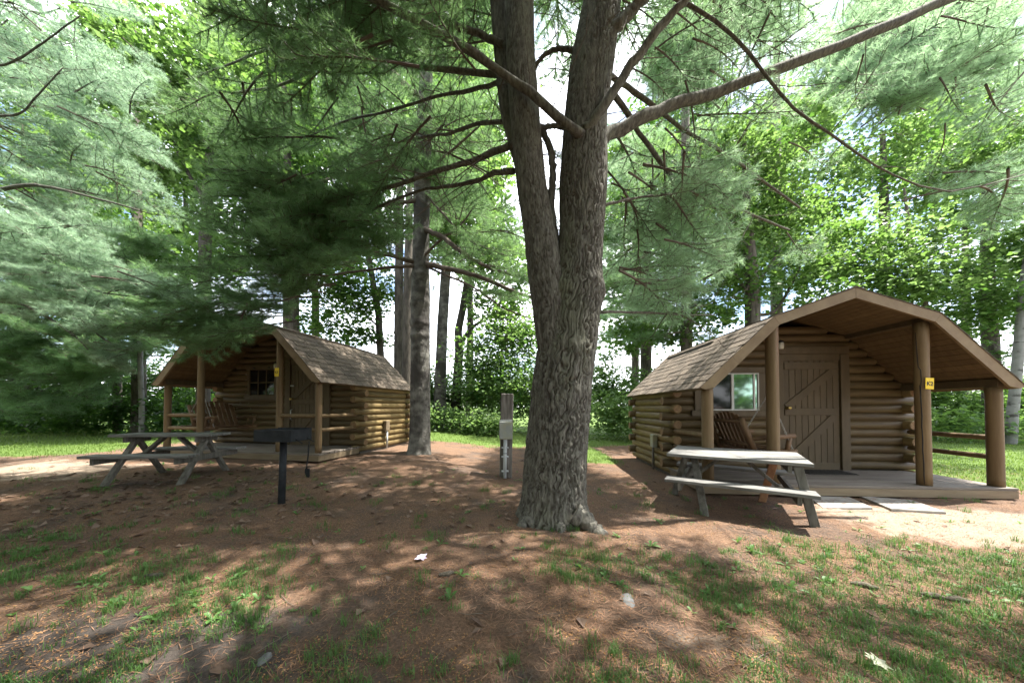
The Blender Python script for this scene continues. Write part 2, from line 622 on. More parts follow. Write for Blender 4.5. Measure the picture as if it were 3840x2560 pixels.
gx = axis(-9, 9, .085, 900)
gy = axis(.8, 10.5, .085, 900)
GX, GY = np.meshgrid(gx, gy)
GZ = terrain(GX, GY)
near = np.exp(-np.maximum(0, np.hypot(GX, GY - 4) - 9) / 4)
GZ = GZ + near * (.016 * (vnoise(GX, GY, .33, 8) - .5) + .012 * (vnoise(GX, GY, .15, 9) - .5))
verts = np.stack([GX.ravel(), GY.ravel(), GZ.ravel()], 1)
nx, ny = len(gx), len(gy)
ii = (np.arange(ny - 1)[:, None] * nx + np.arange(nx - 1)[None]).ravel()
faces = np.stack([ii, ii + 1, ii + nx + 1, ii + nx], 1)
me = np_mesh('ground', verts, faces, ground_material(), smooth=True)
zc = me.color_attributes.new('zones', 'FLOAT_COLOR', 'POINT')
zon = np.ones((len(verts), 4), np.float32)
zon[:, 0] = np.maximum(grass_zone(verts[:, 0], verts[:, 1]), .26 * fore_green(verts[:, 0], verts[:, 1]))
zon[:, 1] = soil_zone(verts[:, 0], verts[:, 1])
zon[:, 2] = sunlit_sand_zone(verts[:, 0], verts[:, 1])
zc.data.foreach_set('color', zon.ravel())
ground = link(bpy.data.objects.new('ground', me))
ground['kind'] = 'structure'


def gz(x, y):
    nr = np.exp(-np.maximum(0, np.hypot(x, np.asarray(y) - 4) - 9) / 4)
    return terrain(x, y) + nr * (.016 * (vnoise(x, y, .33, 8) - .5) + .012 * (vnoise(x, y, .15, 9) - .5))


# ------------------------------------------------------------------ log cabins
S_ = dict(b=1.062, hs=1.662, ht=2.572, hp=3.098, hb=2.695, he=1.641, ub=1.147, ue=2.218, uw=2.05, vo=.1435, vw=1.2, vB=3.308,
          vr=3.5625, hd=.178, a=2.03)


def log_bm(a, b, r, seed):
    """one peeled log from a to b, slightly uneven, with chamfered ends"""
    rr = random.Random(seed)
    a, b = Vector(a), Vector(b)
    L = (b - a).length
    n = max(3, int(L / .45))
    pts, rad = [a], [r * .90]
    d = (b - a).normalized()
    pts.append(a + d * .014)
    rad.append(r)
    for i in range(1, n):
        pts.append(a + (b - a) * (i / n))
        rad.append(r * rr.uniform(.955, 1.03))
    pts.append(b - d * .014)
    rad.append(r)
    pts.append(b)
    rad.append(r * .90)
    m = MB()
    m.tube(pts, rad, 12)
    m.m[-2:] = [1, 1]
    return m


def cabin(name, label, loc, rz, door_u, win, kind, sign_text, sign_post, rails, hb_up=0.0):
    D = dict(S_)
    D['hb'] += hb_up
    D['ht'] += hb_up
    a, b, hd, vw, uw, vB, vr, vo = (D[k] for k in ('a', 'b', 'hd', 'vw', 'uw', 'vB', 'vr', 'vo'))
    prof = [(-D['ue'], D['he']), (-D['ub'], D['hb']), (0, D['hp']), (D['ub'], D['hb']), (D['ue'], D['he'])]
    t = thing(name, label, 'cabin', loc, rz)

    def roof_h(u):
        u = abs(u)
        if u < D['ub']:
            return D['hp'] + (D['hb'] - D['hp']) * u / D['ub']
        return D['hb'] + (D['he'] - D['hb']) * (u - D['ub']) / (D['ue'] - D['ub'])

    def half_at(h):
        h2 = h
        if h2 >= D['hp']:
            return 0
        if h2 > D['hb']:
            return D['ub'] * (D['hp'] - h2) / (D['hp'] - D['hb'])
        return D['ub'] + (D['ue'] - D['ub']) * (D['hb'] - h2) / (D['hb'] - D['he'])

    # logs, course by course
    pitch, r = .1475, .083
    z0 = .045
    i = 0
    seed = 100 if kind == 'slider' else 900
    while True:
        z = z0 + pitch * (i + .5)
        if z > D['hp'] - .20:
            break
        corner = z < D['he'] - .02
        if corner:
            ex = .21 if i % 2 else .02
            hw = uw + ex
        else:
            hw = min(uw, half_at(z + r * .6) - .045)
        if hw > .15:
            jit = random.uniform(-.015, .015)
            if z > hd - .02:
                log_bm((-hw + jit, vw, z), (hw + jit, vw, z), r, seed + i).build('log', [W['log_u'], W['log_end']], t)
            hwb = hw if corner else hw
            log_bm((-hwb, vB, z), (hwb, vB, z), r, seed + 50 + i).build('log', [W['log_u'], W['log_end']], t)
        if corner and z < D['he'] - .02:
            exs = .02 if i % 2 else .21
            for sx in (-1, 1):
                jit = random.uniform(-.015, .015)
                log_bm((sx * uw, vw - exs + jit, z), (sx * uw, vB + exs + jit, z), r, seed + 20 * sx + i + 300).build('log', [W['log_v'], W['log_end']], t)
        i += 1
    # inner shell so that no light leaks between the logs
    sh = MB()
    sh.box((0, (vw + vB) / 2, .85), (2 * uw - .10, vB - vw - .06, 1.62))
    sh.box((0, (vw + vB) / 2, 2.1), (2.6, vB - vw - .06, 1.0))
    sh.build('inner_wall', W['foundation'], t)
    for sx in (-1, 1):
        MB().box((sx * (uw - .01), (vw + vB) / 2, .03), (.10, vB - vw, .10)).build('skirting', W['foundation'], t)

    # deck
    nb = 9
    wdt = (vw - .06 + .13) / nb
    for k in range(nb):
        v0 = -.13 + wdt * k
        MB().box((random.uniform(-.004, .004), v0 + wdt / 2, hd - .018 + random.uniform(-.0015, .0015)), (2 * (a + .13), wdt - .006, .034), bev=.004).build('deck_board', W['deck'], t)
    MB().box((0, -.112, hd - .095), (2 * (a + .125), .036, .115), bev=.004).build('rim_board', W['rim'], t)
    for sx in (-1, 1):
        MB().box((sx * (a + .107), .5, hd - .095), (.036, 1.18, .115), bev=.004).build('rim_board', W['rim'], t)

    # posts
    posts = []
    pk = 1.0 if kind == 'slider' else .78
    for u, h, rp in ((-a, D['hs'], .082), (-b, D['ht'], .083), (b, D['ht'], .080), (a, D['hs'], .080)):
        rp *= pk
        hh = (roof_h(u) - .20) if abs(u) > 1.5 else roof_h(u) - .13
        m = MB()
        rr = random.Random(int(u * 77) + seed)
        n = 14
        pts = [(u, 0, hd + .001 + (hh - hd) * k / n) for k in range(n + 1)]
        rad = [rp * rr.uniform(.985, 1.015) for _ in pts]
        m.tube(pts, rad, 20)
        posts.append(m.build('post', W['post'], t))
        if abs(u) > 1.5:
            pass
    if kind == 'slider':
        for cr, rr_ in ((((-1.50, 2.45), (-1.42, 2.30), (-1.30, 2.05), (-1.22, 1.93), (-.95, 1.88), (-.90, 1.75), (-1.0, 1.62), (-.96, 1.50)), .0045),
                        (((-1.12, 1.66), (-1.02, 1.52), (-.98, 1.35), (-.92, 1.2), (-.98, 1.05), (-.90, .85), (-.94, .7), (-.84, .5), (-.86, .32), (-.82, .20)), .006)):
            m = MB()
            m.tube([(b + .0805 * math.sin(an), -.0805 * math.cos(an), z) for an, z in cr], [rr_ * (.5 if q in (0, len(cr) - 1) else 1) for q in range(len(cr))], 6)
            m.build('drying_crack', W['iron'], posts[2])
    # beams from the posts back to the wall
    for sx in (-1, 1):
        hh = roof_h(b) - .13
        MB().box((sx * b, (vw - .08) / 2 - .03, hh + .055), (.085, vw + .02, .12), bev=.004).build('beam', W['trim'], t)
        hh = roof_h(a) - .20
        MB().box((sx * (a - .02), (vw - .1) / 2 - .02, hh + .06), (.085, vw + .04, .12), bev=.004).build('beam', W['trim'], t)

    # roof: sheathing, soffit boards, rake boards, shingles
    rf = MB()
    th = .035
    for k in range(4):
        (u0, h0), (u1, h1) = prof[k], prof[k + 1]
        rf.beam((u0, (vr - vo) / 2, h0 - th / 2 - .012), (u1, (vr - vo) / 2, h1 - th / 2 - .012), vr + vo - .03, th, up=(-(h1 - h0), 0, u1 - u0), bev=0)
    roof = rf.build('roof', W['trim'], t)
    for k in range(4):
        (u0, h0), (u1, h1) = prof[k], prof[k + 1]
        L = math.hypot(u1 - u0, h1 - h0)
        n = int(round(L / .105))
        nu, nh = -(h1 - h0) / L, (u1 - u0) / L
        for q in range(n):
            f0, f1 = q / n, (q + 1) / n
            mid = (f0 + f1) / 2
            cu, ch = u0 + (u1 - u0) * mid - nu * .062, h0 + (h1 - h0) * mid - nh * .062
            m = MB()
            m.box((0, 0, 0), (L / n - .003, vw - .02 + vo - .04, .014), 0, Matrix.Rotation(-math.atan2(h1 - h0, u1 - u0), 3, 'Y'), bev=.003)
            o = m.build('soffit_board', W['soffit'], t)
            o.location = (cu, (vw - .02 - vo + .04) / 2, ch)
    for vf, nm in ((-vo - .018, 1), (vr + .018, 0)):
        for k in range(4):
            (u0, h0), (u1, h1) = prof[k], prof[k + 1]
            fw = .15

            def inner(i):
                # mitred inner corner of the rake boards
                if i == 0:
                    d = Vector((prof[1][0] - prof[0][0], prof[1][1] - prof[0][1])).normalized()
                    nn = Vector((d.y, -d.x))
                    return Vector(prof[0]) + nn * fw * .55 + d * fw * .62
                if i == 4:
                    q = inner(0)
                    return Vector((-q.x, q.y))
                d1 = (Vector(prof[i]) - Vector(prof[i - 1])).normalized()
                d2 = (Vector(prof[i + 1]) - Vector(prof[i])).normalized()
                n1, n2 = Vector((d1.y, -d1.x)), Vector((d2.y, -d2.x))
                bis = (n1 + n2).normalized()
                return Vector(prof[i]) + bis * (fw / bis.dot(n1))
            q0, q1 = inner(k), inner(k + 1)
            sh_ = .0015 * (k % 2)
            ring = [Vector((u0, h0 - .012)), Vector((u1, h1 - .012)), q1, q0]
            if k == 0:
                d = Vector((prof[1][0] - prof[0][0], prof[1][1] - prof[0][1])).normalized()
                nn = Vector((d.y, -d.x))
                ring = [Vector((u0, h0 - .012)), Vector((u1, h1 - .012)), q1, Vector(prof[0]) + nn * fw + d * fw * .9, Vector(prof[0]) + nn * fw * .55 + d * .02]
            if k == 3:
                d = Vector((prof[1][0] - prof[0][0], prof[1][1] - prof[0][1])).normalized()
                nn = Vector((d.y, -d.x))
                e1 = Vector(prof[0]) + nn * fw + d * fw * .9
                e2 = Vector(prof[0]) + nn * fw * .55 + d * .02
                ring = [Vector((u0, h0 - .012)), Vector((u1, h1 - .012)), Vector((-e2.x, e2.y)), Vector((-e1.x, e1.y)), q0]
            cen = sum(ring, Vector((0, 0))) / len(ring)
            ring = [cen + (p - cen) * .997 for p in ring]
            n = len(ring)
            vs = [(p.x, vf - .018 + sh_, p.y) for p in ring] + [(p.x, vf + .018 + sh_, p.y) for p in ring]
            fs = [tuple(range(n)), tuple(range(2 * n - 1, n - 1, -1))] + [(j, j + n, (j + 1) % n + n, (j + 1) % n) for j in range(n)]
            MB().add(vs, fs).build('rake_board', W['fascia'], t)
    # shingles: the slopes seen in the photograph one by one, the hidden side joined
    seen = -1 if kind == 'slider' else 1
    hidden = MB()
    v_a, v_b = -vo - .045, vr + .03
    base_mesh = []
    for q in range(4):
        m = MB()
        rr = random.Random(q)
        x0, y0, z0_ = .5, .5, 1.0
        pts = [(-.5, 0, .0), (.5, 0, 0), (.5, 1, .0), (-.5, 1, 0)]
        m.add([(-.5, 0, 0), (.5, rr.uniform(0, .05), 0), (.5, 1, 0), (-.5, 1, 0), (-.5, 0, 1), (.5, rr.uniform(0, .04), 1), (.5, 1, .35), (-.5, 1, .35)],
              [(3, 2, 1, 0), (4, 5, 6, 7), (0, 1, 5, 4), (1, 2, 6, 5), (2, 3, 7, 6), (3, 0, 4, 7)])
        base_mesh.append(m.mesh('shingle', W['shingle']))
    for sx in (-1, 1):
        for seg in (0, 1):
            (u0, h0), (u1, h1) = (prof[0], prof[1]) if seg == 0 else (prof[1], prof[2])
            L = math.hypot(u1 - u0, h1 - h0)
            rows = 10 if seg == 0 else 7
            e = L / rows
            du, dh = (u1 - u0) / L, (h1 - h0) / L
            for rw in range(rows):
                lo_ = -.035 if (rw == 0 and seg == 0) else -.012
                v = v_a - random.uniform(0, .22)
                while v < v_b:
                    w = random.uniform(.20, .36)
                    va, vb_ = max(v, v_a), min(v + w, v_b)
                    v += w
                    if vb_ - va < .04:
                        continue
                    s0 = rw * e + lo_ + random.uniform(-.006, .006)
                    ln = min(e * 1.5, L - s0 + .01)
                    thk = random.uniform(.012, .019)
                    # local frame: X along v, Y up the slope, Z out of the roof
                    Xa = Vector((0, 1, 0)) * (vb_ - va - .007)
                    Ya = Vector((sx * -du * -1, 0, dh)).normalized()
                    Ya = Vector((du * (1 if sx < 0 else -1), 0, dh))
                    Za = Vector((-dh * (1 if sx < 0 else -1), 0, du))
                    org = Vector((u0 * (1 if sx < 0 else -1), (va + vb_) / 2, h0)) + Ya * s0 + Za * (-.008)
                    if sx < 0:
                        Xa = -Xa
                    M = Matrix((Xa, Ya * ln, Za * thk)).transposed().to_4x4()
                    tilt = thk * .9 / ln
                    M = Matrix.Translation(org) @ M
                    if sx == seen:
                        o = bpy.data.objects.new('shingle', random.choice(base_mesh))
                        link(o, roof)
                        o.matrix_local = M
                    else:
                        mm = base_mesh[0]
                        hidden.add([M @ p.co for p in mm.vertices], [list(f.vertices) for f in mm.polygons])
    hs_ = hidden.build('shingle', W['shingle'], roof)
    hs_['kind'] = 'stuff'
    cap = MB()
    for k in range(14):
        v0 = v_a + (v_b - v_a) * k / 14
        for sx in (-1, 1):
            cap.beam((sx * .005, v0 + .135, D['hp'] + .008 + .004 * (k % 2)), (sx * .13, v0 + .135, D['hp'] - .036 + .004 * (k % 2)), .268, .012, up=(sx * .3, 0, 1), bev=0)
    cap.build('ridge_cap', W['shingle'], roof)

    # door with frame
    fv = vw - .085                     # face of the log wall
    dw, dh_ = .98, 2.03
    hdm = hd + dh_
    fr = thing_part = MB()
    fr.box((door_u - dw / 2 - .085, fv - .012, hd + (dh_ + .10) / 2 + .002), (.15, .05, dh_ + .10), bev=.004)
    fr.box((door_u + dw / 2 + .085, fv - .012, hd + (dh_ + .10) / 2 + .002), (.15, .05, dh_ + .10), bev=.004)
    fr.box((door_u, fv - .014, hdm + .175), (dw + .32, .05, .13), bev=.004)
    fr.box((door_u, fv - .003, hdm + .05), (dw + .02, .03, .12), bev=.002)
    fr.build('door_frame', W['trim'], t)
    dm = MB()
    dm.box((door_u, fv + .024, hd + dh_ / 2 + .006), (dw, .03, dh_))
    door = dm.build('door', W['trim'], t)
    npl = 9
    for k in range(npl):
        MB().box((door_u - dw / 2 + dw * (k + .5) / npl, fv + .004, hd + dh_ / 2 + .006), (dw / npl - .006, .014, dh_ - .01), bev=.003).build('door_plank', W['trim'], door)
    br = [((-.47, .07), (.47, .07), .13), ((-.47, 1.07), (.47, 1.07), .13), ((-.47, 1.92), (.47, 1.92), .13)]
    for (x0, y0), (x1, y1), w in br:
        MB().beam((door_u + x0, fv - .010, hd + y0), (door_u + x1, fv - .010, hd + y1), .022, w, bev=.003).build('door_brace', W['trim'], door)
    for y0, y1 in ((.15, .99), (1.15, 1.84)):
        MB().beam((door_u - .44, fv - .009, hd + y0), (door_u + .40, fv - .009, hd + y1), .022, .13, bev=.003).build('door_brace', W['trim'], door)
    kn = MB()
    kn.tube([(door_u - .43, fv - .02, hd + 1.0 + .14), (door_u - .43, fv - .045, hd + 1.14), (door_u - .43, fv - .055, hd + 1.14), (door_u - .43, fv - .085, hd + 1.14), (door_u - .43, fv - .095, hd + 1.14)], [.035, .012, .022, .034, .012], 12)
    kn.build('door_knob', W['brass'], door)
    if kind != 'slider':
        pb = MB()
        pb.box((door_u - .43, fv - .03, hd + 1.47), (.10, .03, .035), bev=.006)
        pb.build('door_latch', W['steel'], door)
        hn = MB()
        hn.tube([(door_u - .44, fv - .02, hd + .62), (door_u - .44, fv - .06, hd + .64), (door_u - .44, fv - .06, hd + .86), (door_u - .44, fv - .02, hd + .88)], .012, 8)
        hn.build('door_handle', W['steel'], door)

    # window
    w0, w1, wz0, wz1 = win
    wm = MB()
    tw = .16 if kind == 'slider' else .09
    wm.box((w0 - tw / 2, fv - .006, (wz0 + wz1) / 2), (tw - .004, .05, wz1 - wz0), bev=.004)
    wm.box((w1 + tw / 2, fv - .006, (wz0 + wz1) / 2), (tw - .004, .05, wz1 - wz0), bev=.004)
    wm.box(((w0 + w1) / 2, fv - .010, wz1 + .055), (w1 - w0 + 2 * tw + .06, .055, .105), bev=.004)
    wm.box(((w0 + w1) / 2, fv - .014, wz0 - .055), (w1 - w0 + 2 * tw + .12, .065, .105), bev=.004)
    wd = wm.build('window', W['trim'], t)
    if kind == 'slider':
        f = MB()
        cx = (w0 + w1) / 2 + .03
        hh = wz1 - wz0
        zc_ = (wz0 + wz1) / 2
        for xx in (w0 + .012, w1 - .012):
            f.box((xx, fv - .02, zc_), (.022, .03, hh - .002), bev=.002)
        for zz in (wz0 + .012, wz1 - .012):
            f.box((cx - .03, fv - .02, zz), (w1 - w0 - .05, .03, .022), bev=.002)
        f.box((cx, fv - .015, zc_), (.045, .03, hh - .05), bev=.002)
        f.build('sash_frame', W['white'], wd)
        MB().box(((w0 + cx) / 2, fv - .008, zc_), (cx - w0 - .07, .008, hh - .05)).build('pane', W['glass_dark'], wd)
        MB().box(((w1 + cx) / 2, fv - .012, zc_), (w1 - cx - .05, .008, hh - .05)).build('pane', W['glass_mirror'], wd)
        MB().box((w1 - .085, fv - .022, zc_), (.028, .02, hh - .05), bev=.002).build('sash_stile', W['white'], wd)
    else:
        zc_ = (wz0 + wz1) / 2
        for k in range(3):
            for j in range(2):
                pw, ph = (w1 - w0) / 3, (wz1 - wz0) / 2
                MB().box((w0 + pw * (k + .5), fv - .006, wz0 + ph * (j + .5)), (pw - .026, .008, ph - .026)).build('pane', W['glass_dark'], wd)
        mu = MB()
        for k in (1, 2):
            mu.box((w0 + (w1 - w0) * k / 3, fv - .012, zc_), (.024, .022, wz1 - wz0), bev=.002)
        mu.box(((w0 + w1) / 2, fv - .013, zc_), (w1 - w0, .022, .024), bev=.002)
        mu.build('muntin', W['trim'], wd)
        for xx in (w0 + .15, w1 - .15):
            MB().box((xx, fv - .04, wz1 + .05), (.07, .03, .03), bev=.005).build('hinge', W['iron'], wd)

    # lamp beside the door
    lx = door_u - dw / 2 - (.10 if kind == 'slider' else .36)
    lz = hdm + (.26 if kind == 'slider' else -.05)
    lm = MB()
    lm.box((lx, fv - .03, lz), (.08, .03, .14), bev=.006)
    lm.tube([(lx, fv - .045, lz + .05), (lx, fv - .10, lz + .07)], .012, 8)
    lm.tube([(lx, fv - .10, lz + .095), (lx, fv - .10, lz + .07), (lx, fv - .10, lz + .055)], [.018, .05, .058], 12)
    lamp = lm.build('wall_lamp', W['iron'], t)
    lg = MB()
    lg.tube([(lx, fv - .10, lz + .053), (lx, fv - .10, lz + .0), (lx, fv - .10, lz - .07)], [.046, .052, .046], 12)
    lg.build('lamp_shade', W['lampglass'], lamp)

    # log rails
    for (ua, va, ub_, vb_) in rails:
        for h in ((.60, .885) if kind == 'slider' else (.64, .935)):
            m = log_bm((ua, va, h), (ub_, vb_, h), .040, int(h * 100) + int(ua * 10))
            m.build('rail', [W['post'], W['log_end']], t)

    # meter box and conduit on the side wall
    sx = -1 if kind == 'slider' else 1
    vv = vw + (.62 if kind == 'slider' else .95)
    MB().box((sx * (uw + .135), vv, .62), (.10, .17, .27), bev=.01).build('meter_box', W['box' if kind == 'slider' else 'rim'], t)
    cm = MB()
    cm.tube([(sx * (uw + .14), vv + .02, .49), (sx * (uw + .14), vv + .02, .02)], .026, 10)
    cm.build('conduit', W['timber' if kind == 'slider' else 'pvc'], t)

    # number plate on the post
    su, pr = sign_post, .0815 * pk
    ang = math.radians(4) if kind == 'slider' else math.radians(-4)
    Mr = Matrix.Rotation(ang, 4, 'Z')
    sz = 1.68 if kind == 'slider' else 1.85
    plate = MB()
    plate.box((0, 0, 0), (.125 if kind == 'slider' else .115, .006, .165 if kind == 'slider' else .18), bev=.002)
    po = plate.build('number_plate', W['yellow'], posts[2])
    base = Vector((su, 0, sz)) + (Mr @ Vector((0, -(pr + .006), 0)))
    tilt = Matrix.Rotation(math.radians(3), 4, 'Y')
    po.matrix_local = Matrix.Translation(base) @ Mr @ tilt
    cu = bpy.data.curves.new('plate_number', 'FONT')
    cu.body = sign_text
    cu.size = .082 if kind == 'slider' else .07
    cu.extrude = .0008
    cu.align_x = 'CENTER'
    cu.align_y = 'CENTER'
    cu.offset = .0022
    tmp = bpy.data.objects.new('plate_number_text', cu)
    tm = bpy.data.meshes.new_from_object(tmp)
    bpy.data.objects.remove(tmp)
    tm.materials.clear()
    tm.materials.append(W['black'])
    to = bpy.data.objects.new('plate_number', tm)
    link(to, posts[2])
    to.matrix_local = Matrix.Translation(base) @ Mr @ tilt @ Matrix.Translation((0, -.0045, -.004)) @ Matrix.Rotation(math.pi / 2, 4, 'X')
    return t


a_, b_, vw_, uw_ = S_['a'], S_['b'], S_['vw'], S_['uw']
K2 = cabin('log_cabin', 'log cabin with the K2 plate on its porch post, behind the sunlit picnic table', (5.067, 4.849, 0), -.0683, .40,
           (-1.53, -.53, 1.27, 1.97), 'slider', 'K2', b_,
           [(-a_, .06, -uw_, vw_ - .1), (a_, .06, uw_, vw_ - .1)])
K1 = cabin('log_cabin', 'shaded log cabin behind the charcoal grill, its peak under pine boughs', (-5.961, 6.986, .215), -.2018, .68,
           (-1.06, -.30, 1.42, 2.07), 'grid', 'K3', b_,
           [(-a_ + .05, 0, -b_ - .05, 0), (b_ + .05, 0, a_ - .05, 0), (a_, .06, uw_, vw_ - .1), (-a_, .06, -uw_, vw_ - .1)], .05)


def local(t, u, v, h):
    r = t.rotation_euler.z
    return Vector((t.location.x + u * math.cos(r) - v * math.sin(r), t.location.y + u * math.sin(r) + v * math.cos(r), t.location.z + h))


# porch swings hang from the porch ceilings
def chain_bm(a, b):
    a, b = Vector(a), Vector(b)
    L = (b - a).length
    n = int(L / .034)
    d = (b - a) / L
    ref = Vector((0, 1, 0)) if abs(d.y) < .8 else Vector((1, 0, 0))
    e1 = d.cross(ref).normalized()
    e2 = d.cross(e1)
    m = MB()
    for k in range(n):
        c = a + d * (L * (k + .5) / n)
        s = e1 if k % 2 else e2
        pts = []
        for q in range(9):
            an = 2 * math.pi * q / 8
            pts.append(c + d * .024 * math.cos(an) + s * .0105 * math.sin(an))
        m.tube(pts, .0042, 4, cap=False)
    return m


def swing(label, cab, u, v, h, yaw, hang):
    p = local(cab, u, v, h)
    t = thing('porch_swing', label, 'swing', p, cab.rotation_euler.z + yaw, 'log porch swings')
    # local: x across the seat, -y forward, origin at seat height
    w, dp = .96, .46
    for k in range(5):
        MB().box((0, -dp / 2 + .05 + k * .10, .0 - .012 * k), (w - .06, .085, .024), bev=.005).build('seat_slat', W['swing'], t)
    for k in range(8):
        x = -w / 2 + .085 + k * (w - .17) / 7
        top = .50 + .10 * math.cos((k - 3.5) / 3.5 * 1.35)
        MB().beam((x, dp / 2 - .03, -.02), (x, dp / 2 + .20, top), .088, .022, up=(0, 1, 0), bev=.006).build('back_slat', W['swing'], t)
    for z, y in ((.06, dp / 2 + .03), (.44, dp / 2 + .20)):
        MB().tube([(-w / 2, y + .025, z), (w / 2, y + .025, z)], .032, 10).build('back_rail', W['swing'], t)
    for s in (-1, 1):
        x = s * w / 2
        MB().tube([(x, dp / 2 + .02, -.10), (x, dp / 2 + .24, .50)], [.044, .040], 12).build('back_post', W['swing'], t)
        MB().tube([(x, dp / 2 + .10, .17), (x, -dp / 2 - .10, .22)], .038, 12).build('armrest', W['swing'], t)
        MB().tube([(x, dp / 2 + .06, -.06), (x, -dp / 2 - .12, -.03)], .042, 12).build('seat_rail', W['swing'], t)
        MB().tube([(x, -dp / 2 + .02, -.04), (x, -dp / 2 - .03, .21)], .034, 10).build('arm_post', W['swing'], t)
        MB().tube([(x, -.02, -.04), (x, -.06, .20)], .026, 10).build('arm_post', W['swing'], t)
        for q, (y, z) in enumerate(((-dp / 2 - .06, .0), (dp / 2 + .17, .34))):
            chain_bm((x * 1.03, y, z), (x * 1.03, .06, hang * .55)).build('chain', W['chain'], t)
        chain_bm((x * 1.03, .06, hang * .55), (x * 1.03, .06, hang)).build('chain', W['chain'], t)
    return t


swing('log porch swing on chains in front of the white framed window', K2, -.95, .65, .66, math.radians(90), 1.62)
swing('log porch swing in the dark porch behind the shaded picnic table', K1, -1.20, .66, .66, math.radians(90), 1.45)

# door mat
dmo = MB()
mp_ = local(K2, .40, vw_ - .33, S_['hd'] + .001)
for k in range(11):
    dmo.box((-.36 + .072 * k, 0, .008), (.05, .36, .014), bev=.003)
dmo.box((0, 0, .004), (.80, .40, .006), bev=.002)
o = dmo.build('door_mat', W['rubber'])
o.location = mp_
o.rotation_euler = (0, 0, K2.rotation_euler.z)
tag(o, 'black ribbed door mat lying before the plank door', 'door mat')

# concrete slabs in front of the porch
for lab, pts in (('pale concrete slab by the porch, farther to the right of the picnic table', [(3222, 1858), (3420, 1872), (3548, 1916), (3342, 1908)]),
                 ('pale concrete slab half hidden behind the picnic bench', [(3030, 1862), (3185, 1862), (3272, 1901), (3085, 1898)])):
    P = [gp(x, y, .030) for x, y in pts]
    cen = sum(P) / 4
    m = MB()
    top = [(p - cen) + np.array([0, 0, 0]) for p in P]
    for q in top:
        q[2] = 0
    ins = [q * .985 for q in top]
    vs = [tuple(q) for q in ins] + [(q[0], q[1], -.008) for q in top] + [(q[0], q[1], -.07) for q in top]
    fs = [(0, 1, 2, 3), (8, 11, 10, 9)] + [(j, j + 4, (j + 1) % 4 + 4, (j + 1) % 4) for j in range(4)] + [(j + 4, j + 8, (j + 1) % 4 + 8, (j + 1) % 4 + 4) for j in range(4)]
    m.add(vs, [f[::-1] if i > 1 else f[::-1] for i, f in enumerate(fs)])
    o = m.build('stepping_slab', W['slab'])
    o.location = Vector((float(cen[0]), float(cen[1]), float(cen[2])))
    tag(o, lab, 'slab', 'concrete slabs before the porch')


# ------------------------------------------------------------------ picnic tables
def picnic_table(label, loc, rz, L, Wd, H, seat_h, reach, new_leg=None, legs=None):
    t = thing('picnic_table', label, 'picnic table', loc, rz, 'wooden picnic tables')
    n = 5
    bw = Wd / n
    for k in range(n):
        y = -Wd / 2 + bw * (k + .5)
        MB().box((random.uniform(-.008, .008), y, H - .02), (L, bw - .007, .04), bev=.004).build('top_plank', W['table'], t)
    for s in (-1, 1):
        MB().box((random.uniform(-.01, .01), s * (Wd / 2 + reach), seat_h - .02), (L, .235, .04), bev=.004).build('bench_plank', W['table'], t)
    lx = L / 2 - .21
    for e in (-1, 1):
        x = e * lx
        MB().box((x, 0, H - .085), (.04, Wd - .06, .085), bev=.003).build('top_support', W['tlegs'], t)
        MB().box((x + e * .042, 0, seat_h - .088), (.04, Wd + 2 * reach + .20, .09), bev=.003).build('seat_support', W['tlegs'], t)
        for s in (-1, 1):
            m = W['tleg_new'] if new_leg == (e, s) else W['tlegs']
            ta, tb = Vector((x, s * (Wd / 2 - .24), H - .05)), Vector((x, s * (Wd / 2 + reach - .02), -.03))
            if legs:
                Mi = Matrix.Rotation(-rz, 4, 'Z') @ Matrix.Translation(-Vector([float(v) for v in loc]))
                ta, tb = [Mi @ Vector([float(v) for v in q]) for q in legs[(e, s)]]
            o = MB().beam(ta, tb, .085, .05, up=(0, 1, 0), bev=.004)
            lg = o.build('leg', m, t)
            if new_leg == (e, s):
                lg['label'] = 'newer reddish brown leg'
        MB().beam((x - e * .05, 0, seat_h - .10), (e * .12, 0, H - .06), .085, .04, up=(0, 0, 1), bev=.003).build('brace', W['tlegs'], t)
    return t


def table_pose(NL, NR, FR, FL, h):
    P = [gp(*q, h) for q in (NL, NR, FR, FL)]
    c = sum(P) / 4
    d = ((P[1] - P[0]) + (P[2] - P[3])) / 2
    w = ((P[3] - P[0]) + (P[2] - P[1])) / 2
    return c, math.atan2(d[1], d[0]), np.hypot(*d[:2]), np.hypot(*w[:2])


for lab, q, h, hs2, reach, nl in (
        ('weathered picnic table with a sunlit top by the right cabin', ((2557, 1708), (3094, 1739), (2960, 1695), (2493, 1668)), .70, .405, .13, (1, 1)),
        ('weathered grey picnic table standing in shade before the left cabin', ((387, 1641), (767, 1652), (880, 1631), (532, 1619)), .72, .44, .24, None)):
    c, ang, L, Wd = table_pose(*q, h)
    lg_ = None
    if nl:
        lg_ = {(-1, -1): (gp(2604, 1716, .64), gp(2645, 1941, -.02)), (1, -1): (gp(2992, 1748, .64), gp(3058, 1980, -.02)),
               (1, 1): (gp(2905, 1722, .64), gp(2856, 1884, -.02)), (-1, 1): (gp(2572, 1706, .64), gp(2528, 1855, -.02))}
    picnic_table(lab, (c[0], c[1], float(terrain(c[0], c[1])) + .005), ang, L, Wd * .97, h, hs2, reach, nl, lg_)

